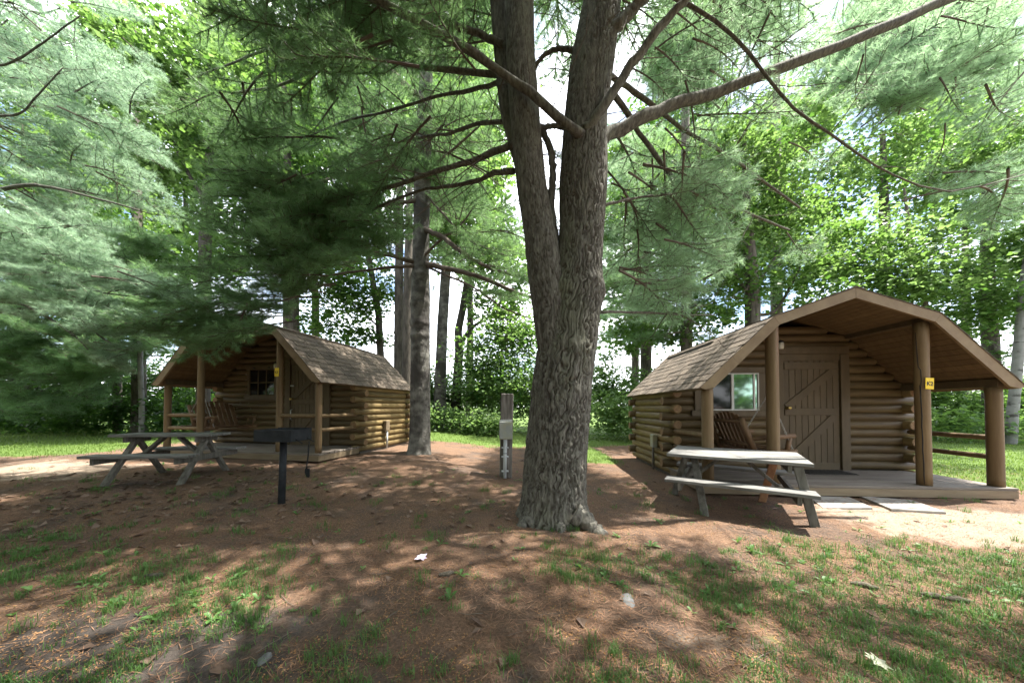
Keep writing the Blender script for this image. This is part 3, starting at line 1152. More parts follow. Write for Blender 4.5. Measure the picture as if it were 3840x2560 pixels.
# ------------------------------------------------------------------ charcoal grill and shovel
gpnt = gp(1055, 1886)
t = thing('charcoal_grill', 'black iron pedestal grill with a square firebox on one post', 'grill', gpnt, math.radians(-6))
MB().tube([(0, 0, -.05), (.012, 0, .40), (.02, 0, .80)], [.042, .041, .040], 14).build('pedestal', W['iron'], t)
fb = MB()
bw, bd, bh, bz = .49, .36, .145, .81
fb.box((.02, 0, bz + .006), (bw, bd, .010))
fb.box((.02, -bd / 2 - .003, bz + bh / 2), (bw, .007, bh))
fb.box((.02 - bw / 2 - .0035, 0, bz + bh / 2 + .002), (.007, bd, bh))
fb.box((.02 + bw / 2 + .0035, 0, bz + bh / 2 + .002), (.007, bd, bh))
fb.box((.02, bd / 2 + .003, bz + bh / 2 + .02), (bw, .007, bh * .9))
fb.build('firebox', W['iron'], t)
gr = MB()
for k in range(15):
    gr.tube([(.02 - bw / 2 + .03 + k * (bw - .06) / 14, -bd / 2 + .02, bz + bh - .02), (.02 - bw / 2 + .03 + k * (bw - .06) / 14, bd / 2 - .02, bz + bh - .02)], .005, 6)
gr.build('grate', W['iron'], t)
rd = MB()
for yy in (-.1, .1):
    rd.tube([(.02 + bw / 2 + .0, yy, bz + .03), (.02 + bw / 2 + .10, yy, bz - .02)], .007, 8)
rd.build('side_hook', W['iron'], t)

# shovel hanging from the grill
sp = thing('ash_shovel', 'small black ash shovel hanging from the side of the grill', 'shovel', (gpnt[0] + .375, gpnt[1] - .06, gpnt[2] + .385), math.radians(-12))
sp.scale = (.72, .72, .72)
MB().tube([(.0, 0, .58), (.028, 0, .575), (.03, 0, .545), (.012, 0, .52), (.008, 0, .35), (-.02, 0, .16), (-.028, .0, .10)], [.008, .008, .008, .011, .012, .010, .012], 10).build('handle', W['iron'], sp)
bl = MB()
pts = []
prof2 = [(-.055, .10), (-.062, .03), (-.05, -.03), (-.035, -.06), (.015, -.06), (.03, -.03), (.042, .03), (.035, .10)]
for dy in (0, .006):
    for x, z in prof2:
        pts.append((x - .015, dy + .025 * math.cos((x + .01) * 22) + .01 * (z < 0), z))
n = len(prof2)
bl.add(pts, [tuple(range(n)), tuple(range(2 * n - 1, n - 1, -1))] + [(j, j + n, (j + 1) % n + n, (j + 1) % n) for j in range(n)])
bl.build('blade', W['iron'], sp)
tip = MB()
tip.box((-.025, .038, -.045), (.055, .010, .035), bev=.004)
tip.build('worn_tip', W['steel'], sp)

# ------------------------------------------------------------------ power pedestal
pp = gp(1895, 1790)
dp = pp[1]
t = thing('power_post', 'square timber post with grey outlet box and pale conduit beside the trunk', 'power post', (pp[0], pp[1] + .11, pp[2]), math.radians(3))
hw_ = 46 / FPX * dp
top_h = float(at(1905, 1475, dp)[2]) - pp[2]
lean = Matrix.Rotation(math.radians(1.2), 4, 'Y')
m = MB()
m.box((0, 0, top_h / 2 - .02), (hw_, hw_, top_h + .04), bev=.012)
for i, v in enumerate(m.v):
    m.v[i] = tuple(lean @ Vector(v))
m.build('timber_post', W['timber'], t)
zb0, zb1 = float(at(1895, 1645, dp)[2]) - pp[2], float(at(1895, 1580, dp)[2]) - pp[2]
m = MB()
m.box((.0, -hw_ / 2 - .05, (zb0 + zb1) / 2), (hw_ * 1.05, .10, zb1 - zb0), bev=.008)
bo = m.build('outlet_box', W['box'], t)
MB().box((.0, -hw_ / 2 - .103, (zb0 + zb1) / 2 - .01), (hw_ * .98, .006, (zb1 - zb0) * .86), bev=.002).build('box_lid', W['box'], bo)
MB().box((.0, -hw_ / 2 - .008, zb1 + .018), (hw_ * .98, .008, .04), bev=.002).build('box_flange', W['steel'], bo)
cd = MB()
cd.tube([(-.01, -hw_ / 2 - .045, zb0 + .01), (-.015, -hw_ / 2 - .045, zb0 * .5), (-.02, -hw_ / 2 - .045, -.02)], [.036, .034, .033], 14)
cdo = cd.build('conduit', W['pvc'], t)
for f in (.78, .55, .18):
    MB().box((-.014, -hw_ / 2 - .03, zb0 * f), (.13, .09, .022), bev=.004).build('strap', W['pvc'], cdo)
MB().box((-.014, -hw_ / 2 - .045, zb0 * .64), (.078, .076, .008)).build('tape_band', W['black'], cdo)


# ------------------------------------------------------------------ trees
def bark_trunk(path, radii, around, step, depth, cell, seed, burls=(), flare=None, zfade=3.4):
    """path points (world), radii; a surface with vertical bark ridges raised as geometry"""
    P = np.array(path, float)
    R = np.array(radii, float)
    seg = np.linalg.norm(np.diff(P, axis=0), axis=1)
    sl = np.concatenate([[0], np.cumsum(seg)])
    n = max(4, int(sl[-1] / step))
    ss = np.linspace(0, sl[-1], n + 1)

    def interp(vals):
        # smooth cubic-ish interpolation: linear then box-smoothed
        v = np.interp(ss, sl, vals)
        k = max(1, int(.18 / step))
        ker = np.ones(2 * k + 1) / (2 * k + 1)
        return np.convolve(np.pad(v, k, mode='edge'), ker, 'valid')
    C = np.stack([interp(P[:, i]) for i in range(3)], 1)
    Rr = interp(R)
    th = np.arange(around) * 2 * np.pi / around
    S, T_ = np.meshgrid(ss, th, indexing='ij')
    per = max(6, int(round(2 * np.pi * R.mean() / cell)))
    rr = np.random.default_rng(seed)
    cell_v = cell

    def pn(pr, cz, sd, warp=0.0):
        G = np.random.default_rng(sd).random((pr, 400))
        X = (T_ / (2 * np.pi) * pr + warp) % pr
        Y = S / cz + 5
        i, j = np.floor(X).astype(int), np.floor(Y).astype(int)
        fx, fy = sm(X - i), sm(Y - j)
        i0, i1, j0, j1 = i % pr, (i + 1) % pr, j % 400, (j + 1) % 400
        return G[i0, j0] * (1 - fx) * (1 - fy) + G[i1, j0] * fx * (1 - fy) + G[i0, j1] * (1 - fx) * fy + G[i1, j1] * fx * fy
    warp = (pn(9, .45, seed + 5) - .5) * 2.2 + (pn(23, .10, seed + 6) - .5) * .9
    b = pn(per * 2, cell * 2.2, seed + 1, warp * 2)

    def cracks(pr, wf, sd, width, on, ln):
        X = T_ / (2 * np.pi) * pr + wf
        k_ = np.round(X)
        dd = np.abs(X - k_)
        G = np.random.default_rng(sd).random((pr + 1, 400))
        Y = S / ln + 7
        jy = np.floor(Y).astype(int)
        fy = sm(Y - jy)
        kk = (k_.astype(int)) % pr
        g = G[kk, jy % 400] * (1 - fy) + G[kk, (jy + 1) % 400] * fy
        return np.clip(1 - dd / width, 0, 1) * sm((g - on) / .18 + .5)
    wig = (pn(31, .085, seed + 21) - .5) * 1.5 + (pn(67, .035, seed + 22) - .5) * .7
    ridge = np.maximum(cracks(per, warp * .9 + wig, seed + 31, .17, .30, .22), .8 * cracks(int(per * .8), -warp * .8 + wig * 1.5 + .4 * S / cell * .1, seed + 41, .16, .48, .16))
    ridge = np.maximum(ridge, .45 * cracks(int(per * 1.9), warp * 1.6 + wig * 1.2, seed + 51, .22, .5, .09))
    c_ = pn(per * 3, cell * 1.3, seed + 12, warp * 3)
    height = -ridge * 1.15 + (b - .5) * .45 + (c_ - .5) * .30 + (pn(5, .6, seed + 2) - .5) * .55
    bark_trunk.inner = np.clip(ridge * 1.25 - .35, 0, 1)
    amp = depth * (1 - .62 * sm((S - zfade * .55) / zfade))
    disp = height * amp
    for (sz, ang, rad, hgt) in burls:
        da = np.abs((T_ - ang + np.pi) % (2 * np.pi) - np.pi) * R.mean()
        disp = disp + hgt * np.exp(-((S - sz) ** 2 + da ** 2) / rad ** 2)
    if flare:
        for ang, amt, wd in flare:
            da = np.abs((T_ - ang + np.pi) % (2 * np.pi) - np.pi)
            disp = disp + amt * np.exp(-(da / wd) ** 2) * np.exp(-np.maximum(0, S - .17) / .20)
    X = C[:, 0:1] + (Rr[:, None] + disp) * np.cos(T_)
    Y = C[:, 1:2] + (Rr[:, None] + disp) * np.sin(T_)
    Z = np.repeat(C[:, 2:3], around, 1)
    V = np.stack([X, Y, Z], 2).reshape(-1, 3)
    m_ = len(ss)
    i = np.arange(m_ - 1)[:, None] * around
    k = np.arange(around)[None]
    k2 = (k + 1) % around
    F = np.stack([i + k, i + k2, i + around + k2, i + around + k], 2).reshape(-1, 4)
    return V, F


def smooth_path(pts, n):
    """Catmull-Rom through the points"""
    P = [Vector([float(q) for q in p]) for p in pts]
    P = [P[0] * 2 - P[1]] + P + [P[-1] * 2 - P[-2]]
    out = []
    k = len(P) - 3
    for i in range(k):
        p0, p1, p2, p3 = P[i:i + 4]
        m = max(2, n // k)
        for j in range(m):
            t_ = j / m
            out.append(.5 * ((2 * p1) + (p2 - p0) * t_ + (2 * p0 - 5 * p1 + 4 * p2 - p3) * t_ ** 2 + (3 * p1 - p0 - 3 * p2 + p3) * t_ ** 3))
    out.append(P[-2])
    return out


# --- a pine bough: forked twig with needle tufts, in a few shapes shared by all pines
def bough_mesh(seed, length, nside, tuft_step, nper, needle, wid, bare, mat_needle):
    r = np.random.default_rng(seed)
    wood = MB()
    tufts = []           # (pos, dir)

    def ax(x):
        return np.array([x, .05 * math.sin(3 * x + seed), -.10 * x * x + .05 * x])
    pts = [ax(length * k / 7) for k in range(8)]
    wood.tube(pts, [.014 * (1 - .75 * k / 7) for k in range(8)], 5, 0, False)
    for k in range(nside):
        x = length * (bare + (1 - bare) * (k + .5) / nside) + r.uniform(-.03, .03)
        s = 1 if k % 2 else -1
        ln = length * .42 * (1.1 - .75 * (k / nside)) * r.uniform(.65, 1.15)
        an = math.radians(r.uniform(32, 58)) * s
        d = np.array([math.cos(an), math.sin(an), r.uniform(-.16, .22)])
        d /= np.linalg.norm(d)
        p0 = ax(x)
        mid = p0 + d * ln * .5 + np.array([0, 0, -.02])
        end = p0 + d * ln + np.array([0, 0, .03])
        wood.tube([p0, mid, end], [.006, .0045, .0025], 4, 0, False)
        q = .22
        while q < 1.0:
            pp_ = p0 + (mid - p0) * (q * 2) if q < .5 else mid + (end - mid) * (q * 2 - 1)
            tufts.append((pp_, d * .8 + r.normal(0, .38, 3) + np.array([0, 0, .22])))
            q += tuft_step / max(ln, .1) * r.uniform(.7, 1.3)
        tufts.append((end, d))
        if ln > .25:
            for _ in range(2):
                f = r.uniform(.35, .8)
                b0 = p0 + (end - p0) * f
                an2 = an + r.choice([-1, 1]) * math.radians(r.uniform(30, 60))
                d2 = np.array([math.cos(an2), math.sin(an2), r.uniform(-.1, .25)])
                e2 = b0 + d2 * ln * r.uniform(.3, .5)
                wood.tube([b0, e2], [.0035, .002], 3, 0, False)
                tufts.append((e2, d2))
                tufts.append(((b0 + e2) / 2, d2 + r.normal(0, .4, 3)))
    x = length * (.3 + bare * .5)
    while x < length:
        tufts.append((ax(x), np.array([.8, 0, .2]) + r.normal(0, .5, 3)))
        x += tuft_step * r.uniform(.6, 1.2)
    tufts.append((ax(length), np.array([1, 0, .1])))
    tufts.append((ax(length), np.array([1, 0, .0])))
    T = len(tufts)
    pos = np.array([q[0] for q in tufts])
    dr = np.array([q[1] for q in tufts])
    dr /= np.linalg.norm(dr, axis=1)[:, None]
    pos = np.repeat(pos, nper, 0)
    dr = np.repeat(dr, nper, 0)
    N = len(pos)
    rnd = r.normal(0, 1, (N, 3))
    rnd /= np.linalg.norm(rnd, axis=1)[:, None]
    d = dr * r.uniform(.35, 1.1, (N, 1)) + rnd * .78
    d[:, 2] -= .10
    d /= np.linalg.norm(d, axis=1)[:, None]
    L = needle * r.uniform(.65, 1.15, (N, 1))
    side = np.cross(d, r.normal(0, 1, (N, 3)))
    side /= np.linalg.norm(side, axis=1)[:, None]
    st = pos - dr * r.uniform(0, .03, (N, 1))
    w = wid * r.uniform(.8, 1.2, (N, 1))
    v = np.stack([st - side * w / 2, st + side * w / 2, st + d * L], 1).reshape(-1, 3)
    f = np.arange(3 * N).reshape(-1, 3)
    # wood as triangles
    wv = np.array(wood.v)
    wf = []
    for q in wood.f:
        wf.append((q[0], q[1], q[2]))
        wf.append((q[0], q[2], q[3]))
    wf = np.array(wf)
    V = np.concatenate([wv, v])
    Fc = np.concatenate([wf, f + len(wv)])
    mi = np.concatenate([np.zeros(len(wf)), np.ones(len(f))])
    return np_mesh('bough', V, Fc, [W['twig'], mat_needle], mi)


BOUGH = [bough_mesh(20 + k, 1.15, 15, .055, 24, .105, .0034, .12, W['needle']) for k in range(5)]
BOUGH_Y = [bough_mesh(40 + k, 1.15, 14, .06, 24, .11, .0034, .14, W['needle_y']) for k in range(4)]
W['needle_l'] = leafmat('waxy pine needles pale sunlit tone', (.13, .225, .155), (.205, .31, .225), (.45, .64, .40), .52, .38, .5, .9)  # paler still: sunlight put into the colour of the left boughs
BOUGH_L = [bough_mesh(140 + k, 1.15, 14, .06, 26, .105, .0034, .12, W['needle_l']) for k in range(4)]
SPARSE = [bough_mesh(60 + k, 1.25, 12, .09, 16, .105, .0034, .30, W['needle_y']) for k in range(3)]
BARE = []
for k in range(3):
    r = random.Random(80 + k)
    m = MB()

    def grow(p, d, L, rad, lev):
        n = 4
        pts = [p]
        q = p.copy()
        dd = d.copy()
        for i in range(n):
            dd = (dd + Vector((r.uniform(-.28, .28), r.uniform(-.28, .28), r.uniform(-.25, .2)))).normalized()
            q = q + dd * L / n
            pts.append(q.copy())
            if lev > 0 and r.random() < .8:
                side = Vector((r.uniform(-1, 1), r.uniform(-1, 1), r.uniform(-.6, .6)))
                grow(q.copy(), (dd * .7 + side * .8).normalized(), L * r.uniform(.35, .6), rad * .5, lev - 1)
        m.tube(pts, [rad * (1 - .8 * i / n) for i in range(n + 1)], 4, 0, False)
    grow(Vector((0, 0, 0)), Vector((1, 0, 0)), 1.0, .008, 2)
    BARE.append(m.mesh('dead_twig', W['twig']))


def place(meshes, name, root, pos, direction, scale, roll=0.0, rr=random):
    """one bough on a tree: pos and direction in world space"""
    d = Vector([float(q) for q in direction]).normalized()
    up = Vector((0, 0, 1))
    y = up.cross(d)
    if y.length < 1e-3:
        y = Vector((0, 1, 0))
    y.normalize()
    z = d.cross(y)
    M = Matrix((d, y, z)).transposed().to_4x4()
    M = M @ Matrix.Rotation(roll, 4, 'X')
    o = bpy.data.objects.new(name, rr.choice(meshes))
    link(o, root)
    p = Vector([float(q) for q in pos]) - root.location
    o.matrix_local = Matrix.Translation(p) @ M @ Matrix.Scale(scale, 4)
    return o


def limb(root, pts, r0, r1, name='limb', m=None, n=24, sides=9, twigs=0, seed=0):
    P = smooth_path(pts, n)
    rr = random.Random(seed)
    rads = [r0 + (r1 - r0) * (i / (len(P) - 1)) ** .8 for i in range(len(P))]
    rads = [q * rr.uniform(.92, 1.09) for q in rads]
    for i in range(2, len(P)):
        P[i] = P[i] + Vector((rr.uniform(-1, 1), rr.uniform(-1, 1), rr.uniform(-1, 1))) * rads[i] * .26
    mb = MB()
    mb.tube([p - root.location for p in P], rads, sides)
    o = mb.build(name, m or W['bark'], root)
    return P


def in_poly(x, y, poly):
    c = False
    j = len(poly) - 1
    for i in range(len(poly)):
        xi, yi = poly[i]
        xj, yj = poly[j]
        if (yi > y) != (yj > y) and x < (xj - xi) * (y - yi) / (yj - yi) + xi:
            c = not c
        j = i
    return c


# places the sun reaches in the photograph: the crowns stay open there
LIT = []


def lit_px(pts, h=0.0, keep=.04):
    LIT.append(([tuple(gp(x, y)[:2]) for x, y in pts], h, keep))


lit_px([(3000, 1842), (3300, 1850), (3840, 1925), (3840, 2110), (3500, 2015), (3060, 1915)])
lit_px([(2880, 1885), (3060, 1885), (3060, 1960), (2950, 1930)])
lit_px([(0, 1640), (420, 1640), (330, 1700), (360, 1790), (0, 1830)])
LIT.append(([(1.9, 6.6), (4.3, 6.6), (4.6, 11.5), (2.0, 11.5)], 0.0, .04))
lit_px([(3000, 2110), (3480, 2080), (3600, 2150), (3200, 2160)], 0, .12)
lit_px([(2200, 2290), (2440, 2280), (2600, 2420), (2500, 2480), (2260, 2400)], 0, .02)
lit_px([(2560, 2400), (2720, 2380), (2700, 2470), (2560, 2480)], 0, .05)
lit_px([(580, 2400), (740, 2400), (730, 2500), (560, 2560)], 0, .03)
lit_px([(1800, 2330), (2000, 2290), (2050, 2400), (1850, 2440)], 0, .05)
lit_px([(980, 2190), (1120, 2180), (1150, 2270), (1000, 2290)], 0, .08)
lit_px([(2000, 2500), (2250, 2480), (2400, 2560), (2000, 2560)], 0, .05)
lit_px([(1760, 2090), (1950, 2110), (1950, 2150), (1800, 2150)], 0, .05)
lit_px([(1400, 2180), (1530, 2200), (1500, 2250), (1400, 2220)], 0, .05)
lit_px([(3480, 2380), (3640, 2380), (3620, 2440), (3400, 2420)], 0, .08)
# table top (right half), right lawn, back of the right roof, the sunlit boughs on the left
LIT.append(([(2.5, 3.6), (3.7, 3.2), (4.2, 4.6), (3.0, 5.3)], .70, .03))
LIT.append(([(7.3, 4.0), (16, 4.0), (30, 16), (8, 10)], 0.0, .05))
LIT.append(([(2.9, 6.9), (4.4, 6.9), (4.6, 9), (2.6, 9)], 2.0, .05))
LIT.append(([(-11, 3), (-5.6, 3), (-5.2, 8.5), (-12, 9)], 2.8, .03))
LIT.append(([(3.2, 3.2), (6.5, 3.2), (6.5, 6.5), (3.2, 6.0)], 3.4, .30))


def shades_lit(p):
    for poly, h, keep in LIT:
        if p[2] <= h + .25:
            continue
        k = (p[2] - h) / SUN.z
        if in_poly(p[0] - SUN.x * k, p[1] - SUN.y * k, poly) and random.random() > keep:
            return True
    return False


# --- the great twin-stemmed pine in the middle
base = gp(2080, 1975)
TD = float(base[1]) + .30
main = thing('pine_tree', 'great twin stemmed white pine in the middle with deeply furrowed bark', 'tree', (base[0], TD, float(terrain(base[0], TD)) - .02))


def tp(px, py, dy=0.0):
    return at(px, py, TD + dy)


right_pts = [(2072, 2030, .41), (2074, 1960, .375), (2078, 1870, .345), (2082, 1700, .338), (2108, 1420, .325), (2135, 1250, .315), (2158, 1080, .285), (2172, 960, .255), (2182, 850, .245),
             (2187, 685, .265), (2195, 439, .235), (2222, 220, .245), (2258, 0, .21), (2285, -220, .195)]
K_ = (TD) / 3.53
V, F = bark_trunk([tp(x, y) for x, y, _ in right_pts], [q[2] * K_ for q in right_pts], 300, .0165, .030, .052, 5,
                  burls=[(3.05, -.5, .15, .06), (3.15, -1.0, .07, .03), (2.35, -1.05, .06, .035), (2.35, -1.05, .025, -.05), (3.1, -2.3, .10, .035), (1.95, -1.45, .03, -.03), (1.95, -1.45, .07, .015), (1.1, -1.7, .05, .02), (1.1, -1.7, .02, -.03), (.95, -.7, .05, .02), (2.8, -2.9, .1, .03)],
                  flare=[(-.72, .20, .26), (-2.5, .15, .38), (1.0, .1, .5), (.1, .10, .4), (-1.6, .06, .3), (2.9, .12, .4)])
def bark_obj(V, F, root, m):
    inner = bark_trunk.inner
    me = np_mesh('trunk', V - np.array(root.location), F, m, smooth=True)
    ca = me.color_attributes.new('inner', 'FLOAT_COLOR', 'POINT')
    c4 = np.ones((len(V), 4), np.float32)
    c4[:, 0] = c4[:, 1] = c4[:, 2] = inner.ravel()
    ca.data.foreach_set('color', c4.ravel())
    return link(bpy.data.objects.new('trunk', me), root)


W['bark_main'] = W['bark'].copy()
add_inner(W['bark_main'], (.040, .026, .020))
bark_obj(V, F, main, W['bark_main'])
left_pts = [(2100, 1420, .19), (2078, 1250, .205), (2055, 1080, .20), (2036, 960, .185), (2020, 850, .172), (1992, 690, .165), (1968, 439, .165), (1952, 220, .160), (1950, 0, .15), (1940, -300, .135), (1925, -800, .10), (1920, -1200, .05)]
V, F = bark_trunk([tp(x, y, -.07) for x, y, _ in left_pts], [q[2] * K_ for q in left_pts], 180, .02, .018, .050, 15, burls=[(1.7, -1.3, .05, .02)], zfade=2.2)
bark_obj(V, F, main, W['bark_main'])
third = [(2040, 900, .09), (1960, 620, .10), (1905, 420, .10), (1885, 220, .10), (1868, 0, .10), (1850, -400, .08)]
V, F = bark_trunk([tp(x, y, .22) for x, y, _ in third], [q[2] * K_ for q in third], 50, .04, .01, .034, 25, zfade=1.0)
link(bpy.data.objects.new('trunk', np_mesh('trunk', V - np.array(main.location), F, W['bark'], smooth=True)), main)

LIMBS = []


def mlimb(key, pts, r0, r1, d0, d1, m=None):
    """limb of the middle pine given by picture points, depth going from d0 to d1 (relative to the trunk)"""
    n = len(pts)
    P = [tp(x, y, d0 + (d1 - d0) * i / (n - 1)) for i, (x, y) in enumerate(pts)]
    LIMBS.append((key, limb(main, P, r0, r1, m=m or W['bark'], seed=len(LIMBS))))


limb(main, [tp(2283, -200), tp(2310, -420), tp(2335, -750), tp(2350, -1300)], .195, .06, 'trunk')
limb(main, [tp(2150, 1925, -.32), tp(2205, 1965, -.36), tp(2250, 2005, -.45), tp(2290, 2045, -.52), tp(2320, 2080, -.56)], .13, .03, 'root')
limb(main, [tp(2010, 1935, -.22), tp(1965, 1970, -.30), tp(1925, 2000, -.34), tp(1895, 2025, -.36)], .10, .02, 'root')
limb(main, [tp(2095, 1940, -.30), tp(2100, 1985, -.42), tp(2112, 2022, -.50)], .09, .02, 'root')
mlimb('right', [(2225, 530), (2290, 500), (2420, 440), (2560, 385), (2780, 313), (3152, 170), (3492, 27), (3800, -120)], .088, .05, -.10, .5)
mlimb('cross', [(2185, 510), (2130, 470), (1990, 350), (1850, 250), (1620, 110), (1480, 35), (1300, -60), (1000, -260)], .058, .034, -.24, -.55)
mlimb('upright', [(2190, 490), (2240, 440), (2330, 290), (2400, 200), (2480, 95), (2560, 10), (2700, -150)], .062, .038, -.22, -.5)
mlimb('upright', [(2235, 190), (2330, 80), (2400, 10), (2480, -100)], .075, .05, -.15, -.2)
mlimb('back', [(2230, 250), (2322, 307), (2440, 390), (2560, 485), (2725, 580), (2835, 660), (3000, 780)], .045, .018, .2, 2.0)
mlimb('back', [(2220, 320), (2305, 362), (2393, 493), (2486, 620), (2560, 690), (2697, 750), (2835, 812), (2960, 862)], .045, .016, .15, 1.6)
mlimb('diag', [(2400, -60), (2593, 22), (2752, 137), (2867, 274), (2977, 406), (3108, 500), (3218, 576), (3355, 658), (3563, 718), (3840, 655)], .026, .008, -.2, .6)
mlimb('left', [(1930, 540), (1773, 603), (1609, 652), (1444, 707), (1280, 751), (1100, 800), (900, 900)], .048, .012, .1, 1.9)
mlimb('left', [(1925, 642), (1856, 647), (1773, 685), (1664, 702), (1554, 720), (1280, 839), (1080, 930), (800, 1050)], .042, .010, .05, 2.0)
mlimb('left', [(1905, 455), (1790, 466), (1690, 500), (1600, 512), (1400, 560), (1200, 640), (1000, 700)], .032, .010, .2, 2.2)
mlimb('left', [(1895, 300), (1770, 340), (1640, 362), (1450, 420), (1280, 460), (1050, 560), (800, 640)], .032, .010, .2, 2.3)
mlimb('left', [(1890, 170), (1773, 120), (1620, 60), (1500, -20), (1350, -120)], .045, .03, .1, .3)
mlimb('left', [(1860, 280), (1700, 265), (1560, 250), (1400, 210), (1280, 214), (1152, 274), (1042, 323), (932, 340), (823, 362), (713, 411)], .040, .012, .3, 1.8)
mlimb('left', [(1400, 80), (1280, 90), (1152, 153), (987, 192), (877, 236), (700, 300)], .034, .012, .3, 1.4)
mlimb('inner', [(2015, 470), (2058, 545), (2074, 640), (2066, 740), (2078, 900)], .036, .05, .02, .0)
mlimb('inner', [(1980, 485), (2080, 474), (2170, 488)], .03, .03, -.02, -.02)
mlimb('inner', [(2150, 190), (2080, 185), (2020, 230), (1990, 300)], .035, .02, .0, .2)
mlimb('right2', [(2260, 770), (2400, 740), (2560, 720), (2700, 700)], .02, .008, .2, 1.0)
mlimb('right2', [(2250, 1170), (2400, 1170), (2560, 1180), (2680, 1180)], .022, .008, .2, 1.2)

N_ON = {}


def put(root, meshes, pos, d, s, check=True, name='bough'):
    if check:
        dd = np.array(d, float)
        dd = dd / np.linalg.norm(dd)
        sd = np.array([-dd[1], dd[0], 0.0])
        pp = np.array(pos, float)
        st_ = random.getstate()
        for f, g in ((.1, 0), (.4, 0), (.7, 0), (1.0, 0), (.35, .3), (.35, -.3), (.75, .36), (.75, -.36)):
            random.setstate(st_)
            if shades_lit(pp + dd * s * 1.15 * f + sd * s * g):
                return None
        random.setstate(st_)
        random.random()
    k = root.name + name
    if N_ON.get(k, 0) >= 298:
        return None
    N_ON[k] = N_ON.get(k, 0) + 1
    return place(meshes, name, root, pos, d, s, random.uniform(-.5, .5))


def twigs_on(root, P, n, f0, f1, smin, smax):
    for _ in range(n):
        f = random.uniform(f0, f1)
        i = min(len(P) - 2, int(f * (len(P) - 1)))
        p = P[i].lerp(P[i + 1], random.random())
        d = (P[i + 1] - P[i]).normalized()
        q = (d * .5 + Vector((random.uniform(-1, 1), random.uniform(-1, 1), random.uniform(-.8, .5)))).normalized()
        k = root.name + 'dead_twig'
        if N_ON.get(k, 0) >= 295:
            return
        N_ON[k] = N_ON.get(k, 0) + 1
        place(BARE, 'dead_twig', root, p, q, random.uniform(smin, smax), random.uniform(0, 6))


for key, P in LIMBS:
    if key == 'left':
        twigs_on(main, P, 13, .02, .6, .5, 1.3)
    elif key == 'inner':
        twigs_on(main, P, 5, .0, 1, .3, .7)
    elif key == 'diag':
        twigs_on(main, P, 18, .08, .98, .35, .9)
    elif key in ('right', 'back', 'right2'):
        twigs_on(main, P, 9, .12, .95, .4, 1.0)
    else:
        twigs_on(main, P, 5, .1, .7, .4, .9)
for _ in range(24):      # twigs around the two stems
    px, py = random.uniform(1880, 2330), random.uniform(20, 640)
    p = tp(px, py, random.uniform(.1, .6))
    place(BARE, 'dead_twig', main, p, (random.uniform(-1, 1), random.uniform(-.3, .6), random.uniform(-.7, .4)), random.uniform(.4, 1.0), random.uniform(0, 6))


for _ in range(34):      # dead twigs and a little green caught in the fork
    px, py = random.uniform(2010, 2190), random.uniform(-20, 830)
    p = tp(px, py, random.uniform(.05, .7))
    place(BARE, 'dead_twig', main, p, (random.uniform(-1, 1), random.uniform(-.2, .5), random.uniform(-.9, .9)), random.uniform(.35, .8), random.uniform(0, 6))
for px, py, dd in ((2090, 620, .9), (2060, 760, .8), (2110, 300, 1.0), (2070, 90, .9), (2120, 20, .7), (2080, 880, .5)):
    place(BOUGH, 'bough', main, tp(px - 60, py - 40, dd), (.7, random.uniform(-.4, .4), random.uniform(-.2, .4)), random.uniform(.35, .6), random.uniform(0, 6))


def fill(root, meshes, poly, d0, d1, n, dirf, smin, smax, check=True, name='bough'):
    xs = [p[0] for p in poly]
    ys = [p[1] for p in poly]
    done = tries = 0
    while done < n and tries < n * 12:
        tries += 1
        px, py = random.uniform(min(xs), max(xs)), random.uniform(min(ys), max(ys))
        if not in_poly(px, py, poly):
            continue
        d = random.uniform(d0, d1)
        p = at(px, py, d)
        sc = random.uniform(smin, smax)
        dr = dirf(p, px, py)
        st = p - dr * sc * .55
        if put(root, meshes, st, dr, sc, check, name):
            done += 1


def outward(cx, cy, droop=(-.35, .1), spread=.45):
    def f(p, px, py):
        v = np.array([p[0] - cx, p[1] - cy, 0.0])
        v /= max(1e-6, np.linalg.norm(v))
        v = v + np.array([random.gauss(0, spread), random.gauss(0, spread), random.uniform(*droop)])
        return v / np.linalg.norm(v)
    return f


mx, my = float(main.location.x), float(main.location.y)
# right side boughs of the middle pine, lit from above
fill(main, BOUGH_Y + SPARSE + SPARSE, [(2350, 560), (2900, 560), (3300, 420), (3840, 520), (3840, 780), (3500, 820), (3100, 900), (2800, 1000), (2420, 1150), (2330, 900)], 4.3, 6.4, 40, outward(mx, my, spread=.6), .9, 1.5)
fill(main, BOUGH_Y + SPARSE, [(2600, -120), (3840, -120), (3840, 460), (3300, 330), (2950, 330)], 4.7, 6.4, 30, outward(mx, my, spread=.6), .9, 1.5)
fill(main, SPARSE, [(2330, 0), (2640, 0), (2900, 500), (2400, 480)], 4.0, 5.2, 12, outward(mx, my), .8, 1.2)
# dark boughs above on the left
fill(main, BOUGH, [(820, -80), (1850, -80), (1840, 120), (1500, 230), (1200, 270), (960, 190)], 3.2, 4.8, 36, outward(mx, my), .8, 1.3, False)
fill(main, BOUGH, [(700, 350), (1100, 300), (1500, 420), (1820, 520), (1500, 700), (1000, 720), (700, 600)], 4.6, 5.6, 20, outward(mx, my), .9, 1.4, False)
